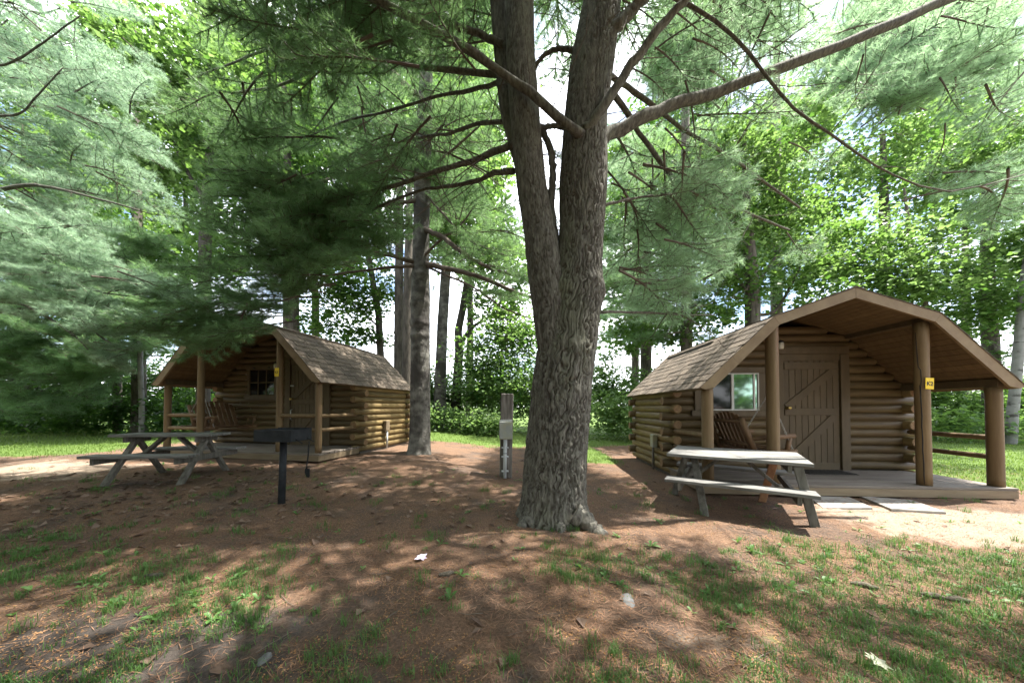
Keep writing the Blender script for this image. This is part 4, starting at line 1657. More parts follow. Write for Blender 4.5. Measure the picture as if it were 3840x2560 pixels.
# the crown above the picture, whose shade falls on the clearing
for _ in range(900):
    if N_ON.get('pine_treebough', 0) >= 292:
        break
    a = random.uniform(0, 2 * math.pi)
    rad = random.uniform(.8, 6.0)
    h = random.uniform(6.6, 10.5) - rad * .18
    p = np.array([mx + rad * math.cos(a), my + rad * math.sin(a), h])
    q = pxof(p)
    if q and -200 < q[0] < 4040 and q[1] > -260:
        continue
    put(main, BOUGH, p, (math.cos(a) + random.gauss(0, .3), math.sin(a) + random.gauss(0, .3), random.uniform(-.25, .15)), random.uniform(1.6, 2.4))


def pine(label, base, top_path, rads, m, around=48, step=.05, depth=.010, seed=1, name='pine_tree', cell=.036):
    t = thing(name, label, 'tree', (base[0], base[1], base[2] - .02))
    V, F = bark_trunk(top_path, rads, around, step, depth, cell, seed, flare=[(-.6, .07, .4), (-2.3, .06, .4), (1, .05, .5)])
    link(bpy.data.objects.new('trunk', np_mesh('trunk', V - np.array(t.location), F, m, smooth=True)), t)
    return t


# --- second pine, between the left cabin and the middle pine
b2 = gp(1573, 1702)
D2 = float(b2[1]) + .22
pts2 = [(1573, 1725, .30), (1574, 1690, .265), (1575, 1600, .245), (1576, 1400, .235), (1577, 1250, .228), (1577, 1120, .235), (1578, 1010, .205), (1580, 850, .195), (1584, 690, .205), (1588, 520, .19), (1594, 384, .17), (1604, 165, .14), (1608, 0, .12), (1614, -300, .09), (1620, -700, .04)]
# raised knots where whorls of branches have been cut
kn = []
for py in (1010, 1120, 1195, 1240):
    for k in range(4):
        kn.append((1.338 - (py - 1524) / 1200 * D2 - .15, -2.7 + k * .75, .07, .022))
t2 = thing('pine_tree', 'tall slim pine with dark whorl bands between left cabin and middle pine', 'tree', (b2[0], D2, b2[2] - .02))
V, F = bark_trunk([at(x, y, D2) for x, y, _ in pts2], [q[2] * D2 / 7.9 for q in pts2], 72, .035, .014, .036, 33, burls=kn, flare=[(-.6, .10, .4), (-2.3, .09, .4), (-1.5, .06, .5)])
link(bpy.data.objects.new('trunk', np_mesh('trunk', V - np.array(t2.location), F, W['bark2'], smooth=True)), t2)


def limb2(pts, r0, r1, d0, d1, tw):
    n = len(pts)
    P = limb(t2, [at(x, y, D2 + d0 + (d1 - d0) * i / (n - 1)) for i, (x, y) in enumerate(pts)], r0, r1, seed=len(pts) * 7 + int(pts[0][1]), m=W['twig'])
    twigs_on(t2, P, tw, .1, .9, .5, 1.2)


limb2([(1600, 990), (1700, 1010), (1830, 1050), (1960, 1105), (2080, 1120)], .075, .03, -.1, -1.2, 7)
limb2([(1590, 860), (1660, 890), (1740, 950), (1850, 1010), (1980, 1040)], .07, .03, -.1, -1.0, 7)
limb2([(1560, 985), (1480, 960), (1380, 948), (1290, 940), (1180, 960), (1050, 1000)], .06, .02, -.1, -1.2, 6)
limb2([(1560, 995), (1500, 1000), (1400, 1010), (1280, 1025), (1100, 1060)], .05, .015, -.1, -1.1, 6)
limb2([(1560, 850), (1430, 855), (1300, 870), (1150, 920), (1000, 980)], .05, .015, -.1, -1.6, 6)
limb2([(1570, 750), (1440, 770), (1300, 800), (1100, 830), (900, 900)], .05, .015, -.1, -1.8, 7)
limb2([(1580, 560), (1450, 590), (1300, 650), (1150, 700), (950, 800)], .05, .015, -.1, -1.6, 8)
limb2([(1585, 380), (1540, 340), (1470, 270), (1390, 210), (1340, 120)], .075, .05, -.15, -.6, 5)
limb2([(1600, 640), (1700, 560), (1800, 470), (1860, 420)], .04, .015, -.1, -.6, 6)
limb2([(1590, 720), (1660, 800), (1760, 900), (1900, 960)], .035, .015, -.1, -.6, 6)
limb2([(1590, 560), (1690, 580), (1800, 640), (1880, 700)], .03, .012, .1, .3, 6)
limb2([(1590, 960), (1650, 900), (1720, 850), (1790, 760)], .04, .015, -.1, -.6, 4)
limb2([(1600, 1000), (1780, 1080), (1880, 1150), (1990, 1195)], .03, .012, -.1, -1.2, 3)
fill(t2, BOUGH, [(560, 780), (800, 640), (1150, 700), (1480, 760), (1470, 930), (1250, 980), (1120, 1120), (1020, 1180), (960, 1240), (840, 1265), (640, 1220), (570, 1080)], 4.9, 6.3, 90, outward(t2.location.x, t2.location.y, (-.5, 0)), .75, 1.3)
fill(t2, BOUGH, [(700, 1060), (1010, 1080), (1030, 1180), (960, 1255), (800, 1290), (660, 1240)], 5.2, 6.2, 26, outward(t2.location.x, t2.location.y, (-.45, -.05)), .7, 1.0, False)
fill(t2, BOUGH, [(1640, 700), (1950, 760), (2000, 1150), (1800, 1130), (1650, 960)], 6.4, 8.4, 26, outward(t2.location.x, t2.location.y), .6, 1.1, False)
fill(t2, BOUGH, [(1200, 250), (1560, 60), (1580, 500), (1300, 640)], 7.4, 9.2, 24, outward(t2.location.x, t2.location.y), .7, 1.2, False)
for _ in range(300):
    a = random.uniform(0, 2 * math.pi)
    rad = random.uniform(.8, 4.6)
    p = np.array([t2.location.x + rad * math.cos(a), t2.location.y + rad * math.sin(a), random.uniform(9.0, 13.5) - rad * .3])
    q = pxof(p)
    if N_ON.get('pine_tree.001bough', 0) >= 295 or (q and q[1] > -200):
        continue
    put(t2, BOUGH, p, (math.cos(a), math.sin(a), random.uniform(-.25, .1)), random.uniform(1.8, 2.4))

# its upper boughs, which throw the dappled shade on the left cabin's roof and side wall
for _ in range(46):
    q = local(K1, random.uniform(-.5, 2.6), random.uniform(-.2, 3.6), random.uniform(1.0, 2.6))
    p = np.array(q) + np.array(SUN) * random.uniform(5.0, 9.0)
    a = random.uniform(0, 6.28)
    put(t2, BOUGH, p - np.array([math.cos(a), math.sin(a), 0]) * .8, (math.cos(a), math.sin(a), random.uniform(-.2, .1)), random.uniform(1.1, 1.7), False)
# --- sunlit pine reaching in from the left edge
t3 = pine('sunlit pine whose pale green boughs hang in from the left edge', (-11.2, 6.0, .2), [(-11.2, 6.0, -.1), (-11.1, 6.0, 4), (-11.0, 6.1, 9), (-11, 6.1, 13)], [.28, .24, .17, .05], W['bark'], seed=51)
for pts, d0, d1, r0 in (
        ([(-600, 900), (-200, 760), (60, 700), (200, 705), (420, 760), (560, 800)], 5.6, 5.2, .05),
        ([(-500, 520), (-100, 440), (60, 430), (130, 370), (235, 255)], 5.4, 5.2, .026),
        ([(-500, 350), (-100, 260), (40, 235), (160, 160), (300, 60)], 5.2, 5.0, .024),
        ([(-500, 1080), (0, 1000), (200, 1030), (360, 1090), (480, 1110)], 5.4, 4.9, .04),
        ([(-500, 1150), (0, 1130), (160, 1180), (280, 1260), (330, 1310)], 5.4, 5.0, .035),
        ([(-300, 1220), (80, 1160), (250, 1180), (390, 1270), (430, 1300)], 5.3, 4.9, .03)):
    P = limb(t3, [at(x, y, d0 + (d1 - d0) * i / (len(pts) - 1)) for i, (x, y) in enumerate(pts)], r0, .008, m=W['bark'], seed=int(pts[0][1]))
    twigs_on(t3, P, 7, .4, 1, .3, .7)
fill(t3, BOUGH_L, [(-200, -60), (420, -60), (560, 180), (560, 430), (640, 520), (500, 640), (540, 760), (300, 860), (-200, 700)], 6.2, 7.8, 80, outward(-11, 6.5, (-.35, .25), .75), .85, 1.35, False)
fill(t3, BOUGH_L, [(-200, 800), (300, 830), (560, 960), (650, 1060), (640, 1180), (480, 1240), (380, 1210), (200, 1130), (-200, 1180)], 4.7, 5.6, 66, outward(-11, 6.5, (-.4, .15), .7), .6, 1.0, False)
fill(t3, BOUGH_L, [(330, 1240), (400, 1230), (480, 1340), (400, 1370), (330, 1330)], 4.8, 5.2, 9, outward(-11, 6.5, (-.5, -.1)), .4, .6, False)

# --- dark pines at the left behind the cabin
t4 = pine('dark pine far left behind the cabin with bare straight lower trunk', (-15.8, 13.6, .2), [at(521, 1640, 13.6), at(521, 1400, 13.6), at(518, 1100, 13.7), at(512, 600, 13.9), at(510, 100, 14)], [.24, .22, .20, .14, .05], W['bark3'], 24, .1, .01, 61)
fill(t4, BOUGH, [(-150, 1080), (560, 1080), (600, 1250), (480, 1390), (300, 1420), (-150, 1360)], 10, 13, 90, outward(-15.8, 13.6), 1.3, 2.2, False)
fill(t4, BOUGH, [(100, 860), (600, 860), (620, 1150), (100, 1150)], 10.5, 14, 60, outward(-15.8, 13.6), 1.4, 2.3, False)
t5 = pine('pine behind the left edge with low dark boughs near the lawn', (-21.5, 14.5, .2), [at(120, 1640, 14.5), at(118, 1100, 14.6), at(115, 500, 14.8)], [.25, .2, .06], W['bark3'], 24, .1, .01, 62)
fill(t5, BOUGH, [(-200, 1280), (420, 1300), (400, 1500), (200, 1540), (-200, 1530)], 11, 14, 70, outward(-21.5, 14.5), 1.2, 2.0, False)

# --- pine behind the right cabin, its boughs beside the great trunk
t6 = pine('pine behind the right cabin with feathery boughs beside the great trunk', (6.9, 12.6, 0), [at(2575, 1640, 12.6), at(2574, 1100, 12.7), at(2570, 400, 12.9), at(2566, -200, 13)], [.24, .2, .15, .06], W['bark3'], 24, .1, .01, 63)
fill(t6, BOUGH_Y + BOUGH, [(2250, 480), (2900, 480), (2960, 1000), (2760, 1230), (2500, 1330), (2260, 1250)], 12.3, 15.5, 95, outward(6.9, 12.6), 1.5, 2.3, False)

# --- pines behind the photographer: their crowns shade the near ground and show in the window glass
def out_of_view(p, d, s):
    d = np.array(d, float)
    d = d / np.linalg.norm(d)
    sd = np.array([-d[1], d[0], 0.0])
    for f, g in ((0, 0), (.6, .55), (.6, -.55), (1.25, 0), (1.0, .4), (1.0, -.4)):
        q = pxof(np.array(p) + d * s * f + sd * s * g)
        if q and -60 < q[0] < 3900 and q[1] > -60:
            return False
    return True


t7 = pine('pine standing behind the viewpoint shading the near ground', (-1.6, -4.2, 0), [(-1.6, -4.2, -.1), (-1.6, -4.1, 5), (-1.5, -4, 12)], [.3, .25, .06], W['bark'], 24, .1, .01, 64)
for _ in range(4000):
    if N_ON.get(t7.name + 'bough', 0)   >= 235:
        break
    p = np.array([random.uniform(-7.5, 7), random.uniform(-8, 2.6), random.uniform(5.2, 9.5)])
    q = pxof(p)
    if q and q[1] > -100 and -100 < q[0] < 3940:
        continue
    d = np.array([p[0] + 1.6, p[1] + 4.2, 0])
    d /= np.linalg.norm(d)
    d = d + np.array([random.gauss(0, .4), random.gauss(0, .4), random.uniform(-.3, .1)])
    if out_of_view(p, d, 1.9):
        put(t7, BOUGH, p, d, random.uniform(1.3, 1.9))


t8 = pine('unseen pine added left of the viewpoint to shade table, grill and porch', (-6.8, -2.2, 0), [(-6.8, -2.2, -.1), (-6.8, -2.1, 5), (-6.7, -2, 11)], [.3, .25, .06], W['bark'], 24, .1, .01, 65)  # tree added out of view to shade the table and left porch
for _ in range(4000):
    if N_ON.get(t8.name + 'bough', 0) >= 170:
        break
    p = np.array([random.uniform(-9.5, -1.8), random.uniform(-4, 5.2), random.uniform(4.6, 8.8)])
    q = pxof(p)
    if q and q[1] > -100 and -100 < q[0] < 3940:
        continue
    d = np.array([p[0] + 6.8, p[1] + 2.2, 0])
    d /= np.linalg.norm(d)
    d = d + np.array([random.gauss(0, .4), random.gauss(0, .4), random.uniform(-.3, .1)])
    if out_of_view(p, d, 1.9):
        put(t8, BOUGH, p, d, random.uniform(1.3, 1.9))
for _ in range(4000):  # low boughs, added to keep sky light off the left porch
    if N_ON.get(t8.name + 'bough', 0) >= 294:
        break
    p = np.array([random.uniform(-10.5, -4.0), random.uniform(-3, 4.2), random.uniform(1.8, 5.2)])
    q = pxof(p)
    if q and q[0] > -100:
        continue
    a = math.atan2(p[1] + 2.2, p[0] + 6.8)
    if out_of_view(p, (math.cos(a), math.sin(a), 0), 1.7):
        put(t8, BOUGH, p, (math.cos(a), math.sin(a), random.uniform(-.3, .1)), random.uniform(1.2, 1.7))
t9 = pine('tall pine far behind the right cabin with pale boughs under the top edge', (12.0, 14.5, 0), [at(2915, 1640, 14.5), at(2915, 1100, 14.6), at(2912, 400, 14.7), at(2910, -300, 14.8)], [.24, .2, .15, .06], W['bark3'], 24, .1, .01, 66)
fill(t9, BOUGH_Y, [(2560, -60), (3900, -60), (3900, 460), (3500, 420), (3100, 300), (2700, 380), (2480, 330)], 7.0, 11.0, 200, outward(12.0, 14.5, spread=.6), 1.2, 2.0)


# --- broadleaf trees and the thicket behind
def leaves(centers, radii, n, size, seed, flat=.55, shell=.35, per=26, spread=.34):
    """leaf kites in sprays, spread through blobs; returns verts and tris"""
    r = np.random.default_rng(seed)
    centers = np.array(centers, float)
    radii = np.array(radii, float)
    vol = radii.prod(1) ** .7
    ncl = max(1, n // per)
    b = r.choice(len(centers), ncl, p=vol / vol.sum())
    d = r.normal(0, 1, (ncl, 3))
    d /= np.linalg.norm(d, axis=1)[:, None]
    rr = (shell + (1 - shell) * r.random((ncl, 1))) ** .7
    c = centers[b] + d * radii[b] * rr * r.uniform(.75, 1.12, (ncl, 1))
    N = ncl * per
    sp = spread * r.uniform(.6, 1.5, (ncl, 1))
    axis_ = r.normal(0, 1, (ncl, 3))
    axis_[:, 2] *= .3
    axis_ /= np.linalg.norm(axis_, axis=1)[:, None]
    tt = r.normal(0, 1, (N, 1))
    pos = np.repeat(c, per, 0) + np.repeat(axis_ * sp, per, 0) * tt * 1.3 + r.normal(0, 1, (N, 3)) * np.repeat(sp, per, 0) * np.array([.62, .62, .62 * flat])
    nrm = np.stack([r.normal(0, .55, N), r.normal(0, .55, N), np.ones(N)], 1)
    nrm /= np.linalg.norm(nrm, axis=1)[:, None]
    f = r.normal(0, 1, (N, 3))
    f[:, 2] -= .25
    f = f - nrm * (f * nrm).sum(1)[:, None]
    f /= np.linalg.norm(f, axis=1)[:, None]
    s = np.cross(nrm, f)
    L = size * r.uniform(.45, 1.4, (N, 1))
    w = L * r.uniform(.36, .5, (N, 1))
    a = pos
    tip = pos + f * L - nrm * L * .12
    l = pos + f * L * .45 + s * w + nrm * L * .10
    q = pos + f * L * .45 - s * w + nrm * L * .10
    V = np.stack([a, l, tip, q], 1).reshape(-1, 3)
    i = np.arange(N)[:, None] * 4
    F = np.concatenate([i + np.array([[0, 1, 2]]), i + np.array([[0, 2, 3]])], 1).reshape(-1, 3)
    return V, F


def leafy(label, trunk, depth, rads, blobs, n, size, mats, seed, limbs=(), m='bark3', per=26, spread=.34, name='leafy_tree'):
    P = [at(x, y, depth) for x, y in trunk]
    b = P[0].copy()
    b[2] = float(terrain(b[0], b[1])) - .03
    P[0] = b
    t = thing(name, label, 'tree', b)
    V, F = bark_trunk(P, rads, 28, .12, .012, .05, seed, zfade=8)
    link(bpy.data.objects.new('trunk', np_mesh('trunk', V - b, F, W[m], smooth=True)), t)
    for pts, r0, r1, dd in limbs:
        k = len(pts)
        limb(t, [at(x, y, depth + dd * i / (k - 1)) for i, (x, y) in enumerate(pts)], r0, r1, m=W[m], sides=7, n=12, seed=seed + len(pts))
    C = []
    R = []
    for px, py, d, rp, ry in blobs:
        C.append(at(px, py, d))
        rx = rp / FPX * d
        R.append((rx, rx * .8, ry / FPX * d))
    V, F = leaves(C, R, n, size, seed, per=per, spread=spread)
    if 'leaf_d' not in mats:
        mats = list(mats) + ['leaf_d']
    # drop leaves that stray under the ground
    me = np_mesh('crown', V - b, F, [W[q] for q in mats])
    if len(mats) > 1:
        mi = np.repeat(np.random.default_rng(seed + 1).choice(len(mats), len(F) // (2 * per) + 1, p=[.6, .4] if len(mats) == 2 else [.5, .3, .2]), 2 * per)[:len(F)]
        me.polygons.foreach_set('material_index', mi.astype(np.int32))
    link(bpy.data.objects.new('crown', me), t)
    return t


leafy('broadleaf tree with bright yellow green crown in the upper left gap', [(760, 1640), (770, 900), (800, 300)], 12.5, [.22, .2, .08],
      [(640, 230, 12, 190, 150), (760, 420, 12.5, 210, 160), (560, 330, 12, 130, 120), (900, 300, 13, 190, 150), (720, 620, 12.5, 200, 150), (560, 560, 12, 130, 110)], 15000, .17, ['leaf_y', 'leaf'], 201,
      [([(775, 700), (900, 560), (1000, 420)], .09, .03, .4), ([(772, 760), (680, 600), (600, 420)], .09, .03, -.4)])
leafy('tall maple behind the left cabin with a thick dark trunk and forking limbs', [(1092, 1640), (1092, 1210), (1090, 1000), (1085, 650), (1060, 250)], 13, [.30, .29, .27, .2, .07],
      [(1000, 520, 13, 220, 180), (1200, 300, 13, 220, 170), (1020, 760, 13, 200, 150), (1240, 620, 13.5, 220, 200), (880, 900, 13, 170, 140), (1230, 960, 13.5, 170, 140)], 15000, .17, ['leaf', 'leaf_d'], 202,
      [([(1090, 1050), (1020, 960), (930, 850)], .09, .03, -.3), ([(1092, 1100), (1180, 1000), (1300, 950)], .08, .03, .4), ([(1090, 900), (1180, 760), (1250, 600)], .09, .03, .4)])
leafy('slender leaning maple over the left cabin roof with low leaf sprays', [(1432, 1640), (1428, 1350), (1420, 1180), (1380, 950), (1340, 700)], 14.5, [.17, .16, .15, .12, .05],
      [(1330, 1130, 14, 130, 90), (1220, 1080, 13.5, 120, 90), (1420, 1080, 14.5, 110, 100), (1280, 1240, 13.8, 110, 60), (1390, 1270, 14.5, 70, 50), (1180, 1200, 13.5, 80, 60)], 5200, .17, ['leaf_d', 'leaf'], 203,
      [([(1424, 1230), (1370, 1180), (1300, 1120)], .05, .02, -.3), ([(1426, 1300), (1380, 1260), (1330, 1240)], .04, .02, -.3)])
leafy('straight dark trunk standing left of the slim pine', [(1494, 1640), (1494, 1300), (1497, 1000), (1500, 600), (1500, 200)], 13.5, [.20, .185, .17, .13, .05],
      [(1480, 560, 14, 200, 190), (1560, 250, 14, 200, 160), (1420, 830, 14, 130, 110)], 9000, .17, ['leaf_y', 'leaf'], 204)
leafy('trunk half hidden by the slim pine with pale furrowed bark', [(1527, 1640), (1528, 1300), (1532, 1000), (1538, 600)], 12, [.20, .19, .17, .08],
      [(1640, 520, 14, 190, 170), (1740, 760, 14, 160, 150)], 7000, .17, ['leaf', 'leaf_y'], 205)
leafy('pale straight trunk right of the slim pine', [(1648, 1610), (1652, 1400), (1660, 1200), (1672, 1020), (1690, 700)], 16.4, [.36, .29, .27, .25, .10],
      [(1720, 620, 16, 200, 170), (1800, 380, 16, 200, 180), (1650, 900, 16.5, 110, 90)], 9000, .19, ['leaf', 'leaf_y'], 206, m='bark2')
leafy('crooked forked tree in the gap left of the power post', [(1705, 1602), (1712, 1450), (1722, 1320), (1718, 1240), (1735, 1160), (1750, 1060), (1770, 900)], 17.5, [.34, .25, .24, .21, .2, .17, .07],
      [(1860, 1130, 17, 130, 100), (1760, 960, 17, 130, 110), (1920, 1000, 17, 120, 110)], 6000, .19, ['leaf_y', 'leaf'], 207,
      [([(1722, 1310), (1760, 1240), (1830, 1190), (1905, 1165), (1960, 1120)], .13, .04, .6)])
leafy('sapling with bright leaves filling the gap behind the power post', [(1880, 1610), (1878, 1400), (1885, 1250), (1890, 1150)], 16, [.07, .06, .05, .02],
      [(1840, 1320, 15.5, 120, 90), (1900, 1440, 15, 110, 80), (1950, 1300, 15.5, 90, 100), (1780, 1420, 15.5, 90, 70), (1900, 1220, 16, 110, 70)], 8500, .17, ['leaf_y', 'leaf'], 208)
leafy('maple behind the right cabin with forked trunk rising over its roof', [(2824, 1640), (2822, 1220), (2822, 1110), (2815, 1000), (2800, 800), (2790, 500)], 11.5, [.25, .24, .235, .21, .15, .05],
      [(2760, 1060, 11.3, 110, 90), (2950, 1010, 11.6, 150, 90), (2680, 880, 11.5, 150, 120), (2900, 820, 12, 170, 110), (3050, 1120, 11.4, 110, 60), (2700, 1180, 11, 70, 50), (2780, 620, 12, 200, 140)], 11500, .16, ['leaf', 'leaf_y'], 209,
      [([(2820, 1120), (2770, 1050), (2735, 1000)], .08, .04, -.2), ([(2824, 1180), (2900, 1170), (2960, 1080), (3020, 960)], .08, .03, .3), ([(2822, 1080), (2870, 1020), (2930, 930)], .07, .03, .2)])
leafy('thin dark sapling rising over the peak of the right cabin', [(3476, 1640), (3470, 1150), (3440, 1000), (3415, 900), (3390, 700)], 12.5, [.11, .10, .09, .08, .03],
      [(3300, 1000, 12.3, 170, 90), (3200, 900, 12.5, 150, 90), (3450, 900, 12.5, 140, 110), (3560, 1040, 12.2, 130, 90), (3400, 1080, 12, 150, 60), (3130, 1010, 12, 110, 70)], 10500, .16, ['leaf_y', 'leaf'], 210)
leafy('tall pale grey trunk rising at right before the white gap', [(3720, 1640), (3715, 1290), (3702, 1130), (3700, 1000), (3706, 850), (3690, 600)], 13, [.25, .23, .22, .20, .17, .06],
      [(3760, 1150, 12.8, 130, 120), (3620, 1180, 12.8, 110, 110), (3800, 950, 13, 130, 110), (3700, 560, 13, 200, 150), (3560, 650, 13, 130, 100)], 10500, .16, ['leaf', 'leaf_y'], 211,
      [([(3708, 1180), (3730, 1260), (3735, 1310)], .06, .04, .1)])
leafy('white birch leaning at the right edge of the picture', [(3788, 1660), (3796, 1560), (3812, 1400), (3828, 1200), (3850, 1000), (3880, 700)], 11.5, [.145, .135, .13, .12, .11, .04],
      [(3840, 1120, 11.5, 100, 80), (3900, 900, 11.5, 160, 140), (3780, 1330, 12.5, 60, 60)], 5200, .14, ['leaf_y', 'leaf'], 212, m='birch')
leafy('young birch with banded white trunk before the dark woods', [(533, 1610), (531, 1500), (527, 1410), (525, 1250), (522, 1100)], 12.0, [.085, .08, .075, .07, .03],
      [(430, 1010, 13, 170, 110), (600, 1040, 13, 130, 110), (350, 900, 13, 170, 110)], 7000, .16, ['leaf_d', 'leaf'], 213, m='birch')
leafy('slim dark trunk in the left thicket', [(442, 1620), (440, 1450), (436, 1250), (430, 1050)], 14, [.15, .14, .13, .05],
      [(400, 1180, 14, 150, 100), (600, 1240, 13.5, 120, 80)], 5000, .16, ['leaf_d', 'leaf'], 214)
leafy('broadleaf tree high behind the great pine at right', [(2420, 1640), (2425, 1100), (2430, 500)], 16, [.28, .25, .10],
      [(2450, 760, 16, 170, 150), (2600, 620, 16, 170, 150), (2480, 1080, 15, 130, 120), (2380, 1250, 14, 90, 90), (2560, 1230, 13, 110, 80)], 11000, .18, ['leaf', 'leaf_y'], 215)
leafy('broadleaf tree far right with sunlit crown under the pine boughs', [(3330, 1640), (3320, 1000), (3310, 500)], 16, [.28, .25, .10],
      [(3300, 560, 16, 200, 130), (3100, 700, 16, 200, 120), (3450, 720, 16, 160, 110), (3000, 430, 16, 180, 110), (3500, 430, 16, 160, 100), (3250, 300, 16, 170, 100)], 11000, .19, ['leaf_y', 'leaf'], 216)


leafy('broadleaf tree at the far left behind the sunlit pine boughs', [(60, 1640), (70, 1100), (90, 500)], 15, [.26, .2, .08],
      [(60, 760, 14.5, 190, 150), (300, 620, 14.5, 190, 150), (200, 980, 14, 200, 120), (440, 820, 14, 150, 120), (40, 420, 14.5, 190, 140), (330, 1180, 14, 170, 110), (60, 1200, 14, 170, 110)], 12500, .18, ['leaf', 'leaf_d'], 217)


for k, (lab, px, d, bl) in enumerate((
        ('tall broadleaf tree closing the gap at the upper left', 260, 20, [(150, 250, 20, 170, 170), (350, 420, 20, 170, 150), (250, 700, 19.5, 180, 150), (420, 150, 20, 150, 130)]),
        ('tall broadleaf tree rising far behind the left cabin', 700, 20, [(620, 720, 19, 200, 160), (800, 520, 20, 200, 180), (760, 950, 19, 190, 120), (900, 150, 20, 190, 140)]),
        ('tall broadleaf tree between the left cabin roof and the slim pine, far back', 1180, 20, [(1100, 420, 20, 200, 190), (1280, 720, 20, 190, 170), (1150, 880, 19, 170, 110), (1350, 250, 20, 190, 160), (1300, 950, 20, 150, 90)]),
        ('tall broadleaf tree seen between slim pine and great trunk, far back', 1760, 21, [(1700, 300, 21, 170, 180), (1800, 620, 21, 150, 170), (1700, 850, 20, 150, 110), (1850, 900, 20, 110, 110), (1780, 60, 21, 150, 120)]),
        ('tall broadleaf tree just right of the great trunk, far back', 2380, 21, [(2400, 560, 21, 150, 150), (2500, 860, 20, 150, 120), (2350, 1020, 19, 110, 110), (2600, 400, 21, 150, 120), (2340, 1200, 18, 110, 120), (2300, 820, 20, 110, 140), (2480, 1200, 18, 110, 90)]),
        ('tall broadleaf tree over the ridge of the right cabin, far back', 2900, 21, [(2800, 700, 21, 190, 150), (3000, 880, 20, 170, 110), (2950, 500, 21, 190, 130), (2750, 950, 20, 130, 100)]),
        ('tall broadleaf tree at the far right edge, far back', 3620, 21, [(3500, 560, 21, 190, 120), (3700, 760, 20, 170, 120), (3820, 560, 21, 170, 130), (3820, 1050, 20, 130, 150), (3640, 330, 21, 190, 100)]))):
    leafy(lab, [(px, 1620), (px + 4, 1200), (px - 6, 600)], d, [.26, .22, .08], bl, 17000, .25, ['leaf', 'leaf_y'] if k % 2 else ['leaf', 'leaf_d'], 230 + k)


def thicket(name, label, blobs, n, size, m, seed):
    C, R = [], []
    for px, top, d, wpx in blobs:
        g = float(terrain((px - 1920) / FPX * d, d))
        topz = float(at(px, top, d)[2])
        hgt = max(.4, topz - g)
        C.append(((px - 1920) / FPX * d, d, g + hgt * .45))
        R.append((wpx / FPX * d, wpx / FPX * d * .6, hgt * .55))
    V, F = leaves(C, R, n, size, seed, shell=.0, per=22, spread=.26)
    V = V[:]
    keep = V[:, 2].reshape(-1, 4).min(1) > .02
    idx = np.repeat(keep, 2)
    F = F[idx]
    o = link(bpy.data.objects.new(name, np_mesh(name, V, F, [W[m]])))
    o['kind'] = 'stuff'
    o['label'] = label
    return o


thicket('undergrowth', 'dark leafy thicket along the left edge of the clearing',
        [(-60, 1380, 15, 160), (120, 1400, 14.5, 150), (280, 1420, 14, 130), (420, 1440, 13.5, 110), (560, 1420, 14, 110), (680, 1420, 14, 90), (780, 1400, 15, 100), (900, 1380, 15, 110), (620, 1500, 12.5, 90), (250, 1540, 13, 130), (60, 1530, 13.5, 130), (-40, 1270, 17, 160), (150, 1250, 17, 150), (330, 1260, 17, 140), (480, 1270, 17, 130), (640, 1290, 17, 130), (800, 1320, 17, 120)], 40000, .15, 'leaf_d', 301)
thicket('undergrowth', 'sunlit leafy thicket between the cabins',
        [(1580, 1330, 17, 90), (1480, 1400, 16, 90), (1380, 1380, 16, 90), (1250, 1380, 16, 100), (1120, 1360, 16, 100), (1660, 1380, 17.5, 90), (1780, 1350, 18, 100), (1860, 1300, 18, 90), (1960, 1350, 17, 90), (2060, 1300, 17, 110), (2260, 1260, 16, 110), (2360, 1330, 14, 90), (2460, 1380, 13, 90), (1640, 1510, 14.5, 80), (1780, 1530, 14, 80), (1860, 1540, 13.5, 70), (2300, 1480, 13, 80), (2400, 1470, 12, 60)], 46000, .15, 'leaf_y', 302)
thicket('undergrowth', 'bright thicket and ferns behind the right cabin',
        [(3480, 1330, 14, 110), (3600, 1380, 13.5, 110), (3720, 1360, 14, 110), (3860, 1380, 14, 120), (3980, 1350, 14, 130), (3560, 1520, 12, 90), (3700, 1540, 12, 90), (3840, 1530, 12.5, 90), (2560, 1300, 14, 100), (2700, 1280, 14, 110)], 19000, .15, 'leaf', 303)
thicket('distant_woods', 'pale green line of woods beyond the clearing',
        [(x, 1455 + 14 * math.sin(x * .013), 75, 170) for x in range(-900, 5000, 160)], 16000, 1.1, 'leaf', 304)


# ------------------------------------------------------------------ grass, weeds, litter
def blades(pts, L, w, lean, r):
    n = len(pts)
    ang = r.uniform(0, 2 * np.pi, n)
    d = np.stack([np.cos(ang), np.sin(ang), np.zeros(n)], 1)
    s = np.stack([-np.sin(ang), np.cos(ang), np.zeros(n)], 1)
    le = r.uniform(.2, 1.0, (n, 1)) * lean
    L = L * r.uniform(.5, 1.25, (n, 1))
    w = w * r.uniform(.7, 1.3, (n, 1))
    mid = pts + d * L * le * .35 + np.array([0, 0, 1]) * L * .6
    tip = pts + d * L * le + np.array([0, 0, 1]) * L * (1 - .35 * le)
    V = np.stack([pts - s * w / 2, pts + s * w / 2, mid + s * w * .4, mid - s * w * .4, tip], 1).reshape(-1, 3)
    i = np.arange(n)[:, None] * 5
    F = np.concatenate([i + np.array([[0, 1, 2]]), i + np.array([[0, 2, 3]]), i + np.array([[3, 2, 4]])], 1).reshape(-1, 3)
    return V, F


def scatter(n, x0, x1, y0, y1, dens, r):
    x = r.uniform(x0, x1, n)
    # nearer ground gets more: uniform in log depth
    y = np.exp(r.uniform(math.log(y0), math.log(y1), n))
    k = r.random(n) < dens(x, y)
    return x[k], y[k]


r = np.random.default_rng(77)


def in_view(x, y, pad=.3):
    return (np.abs(x) < 1.62 * y + pad)


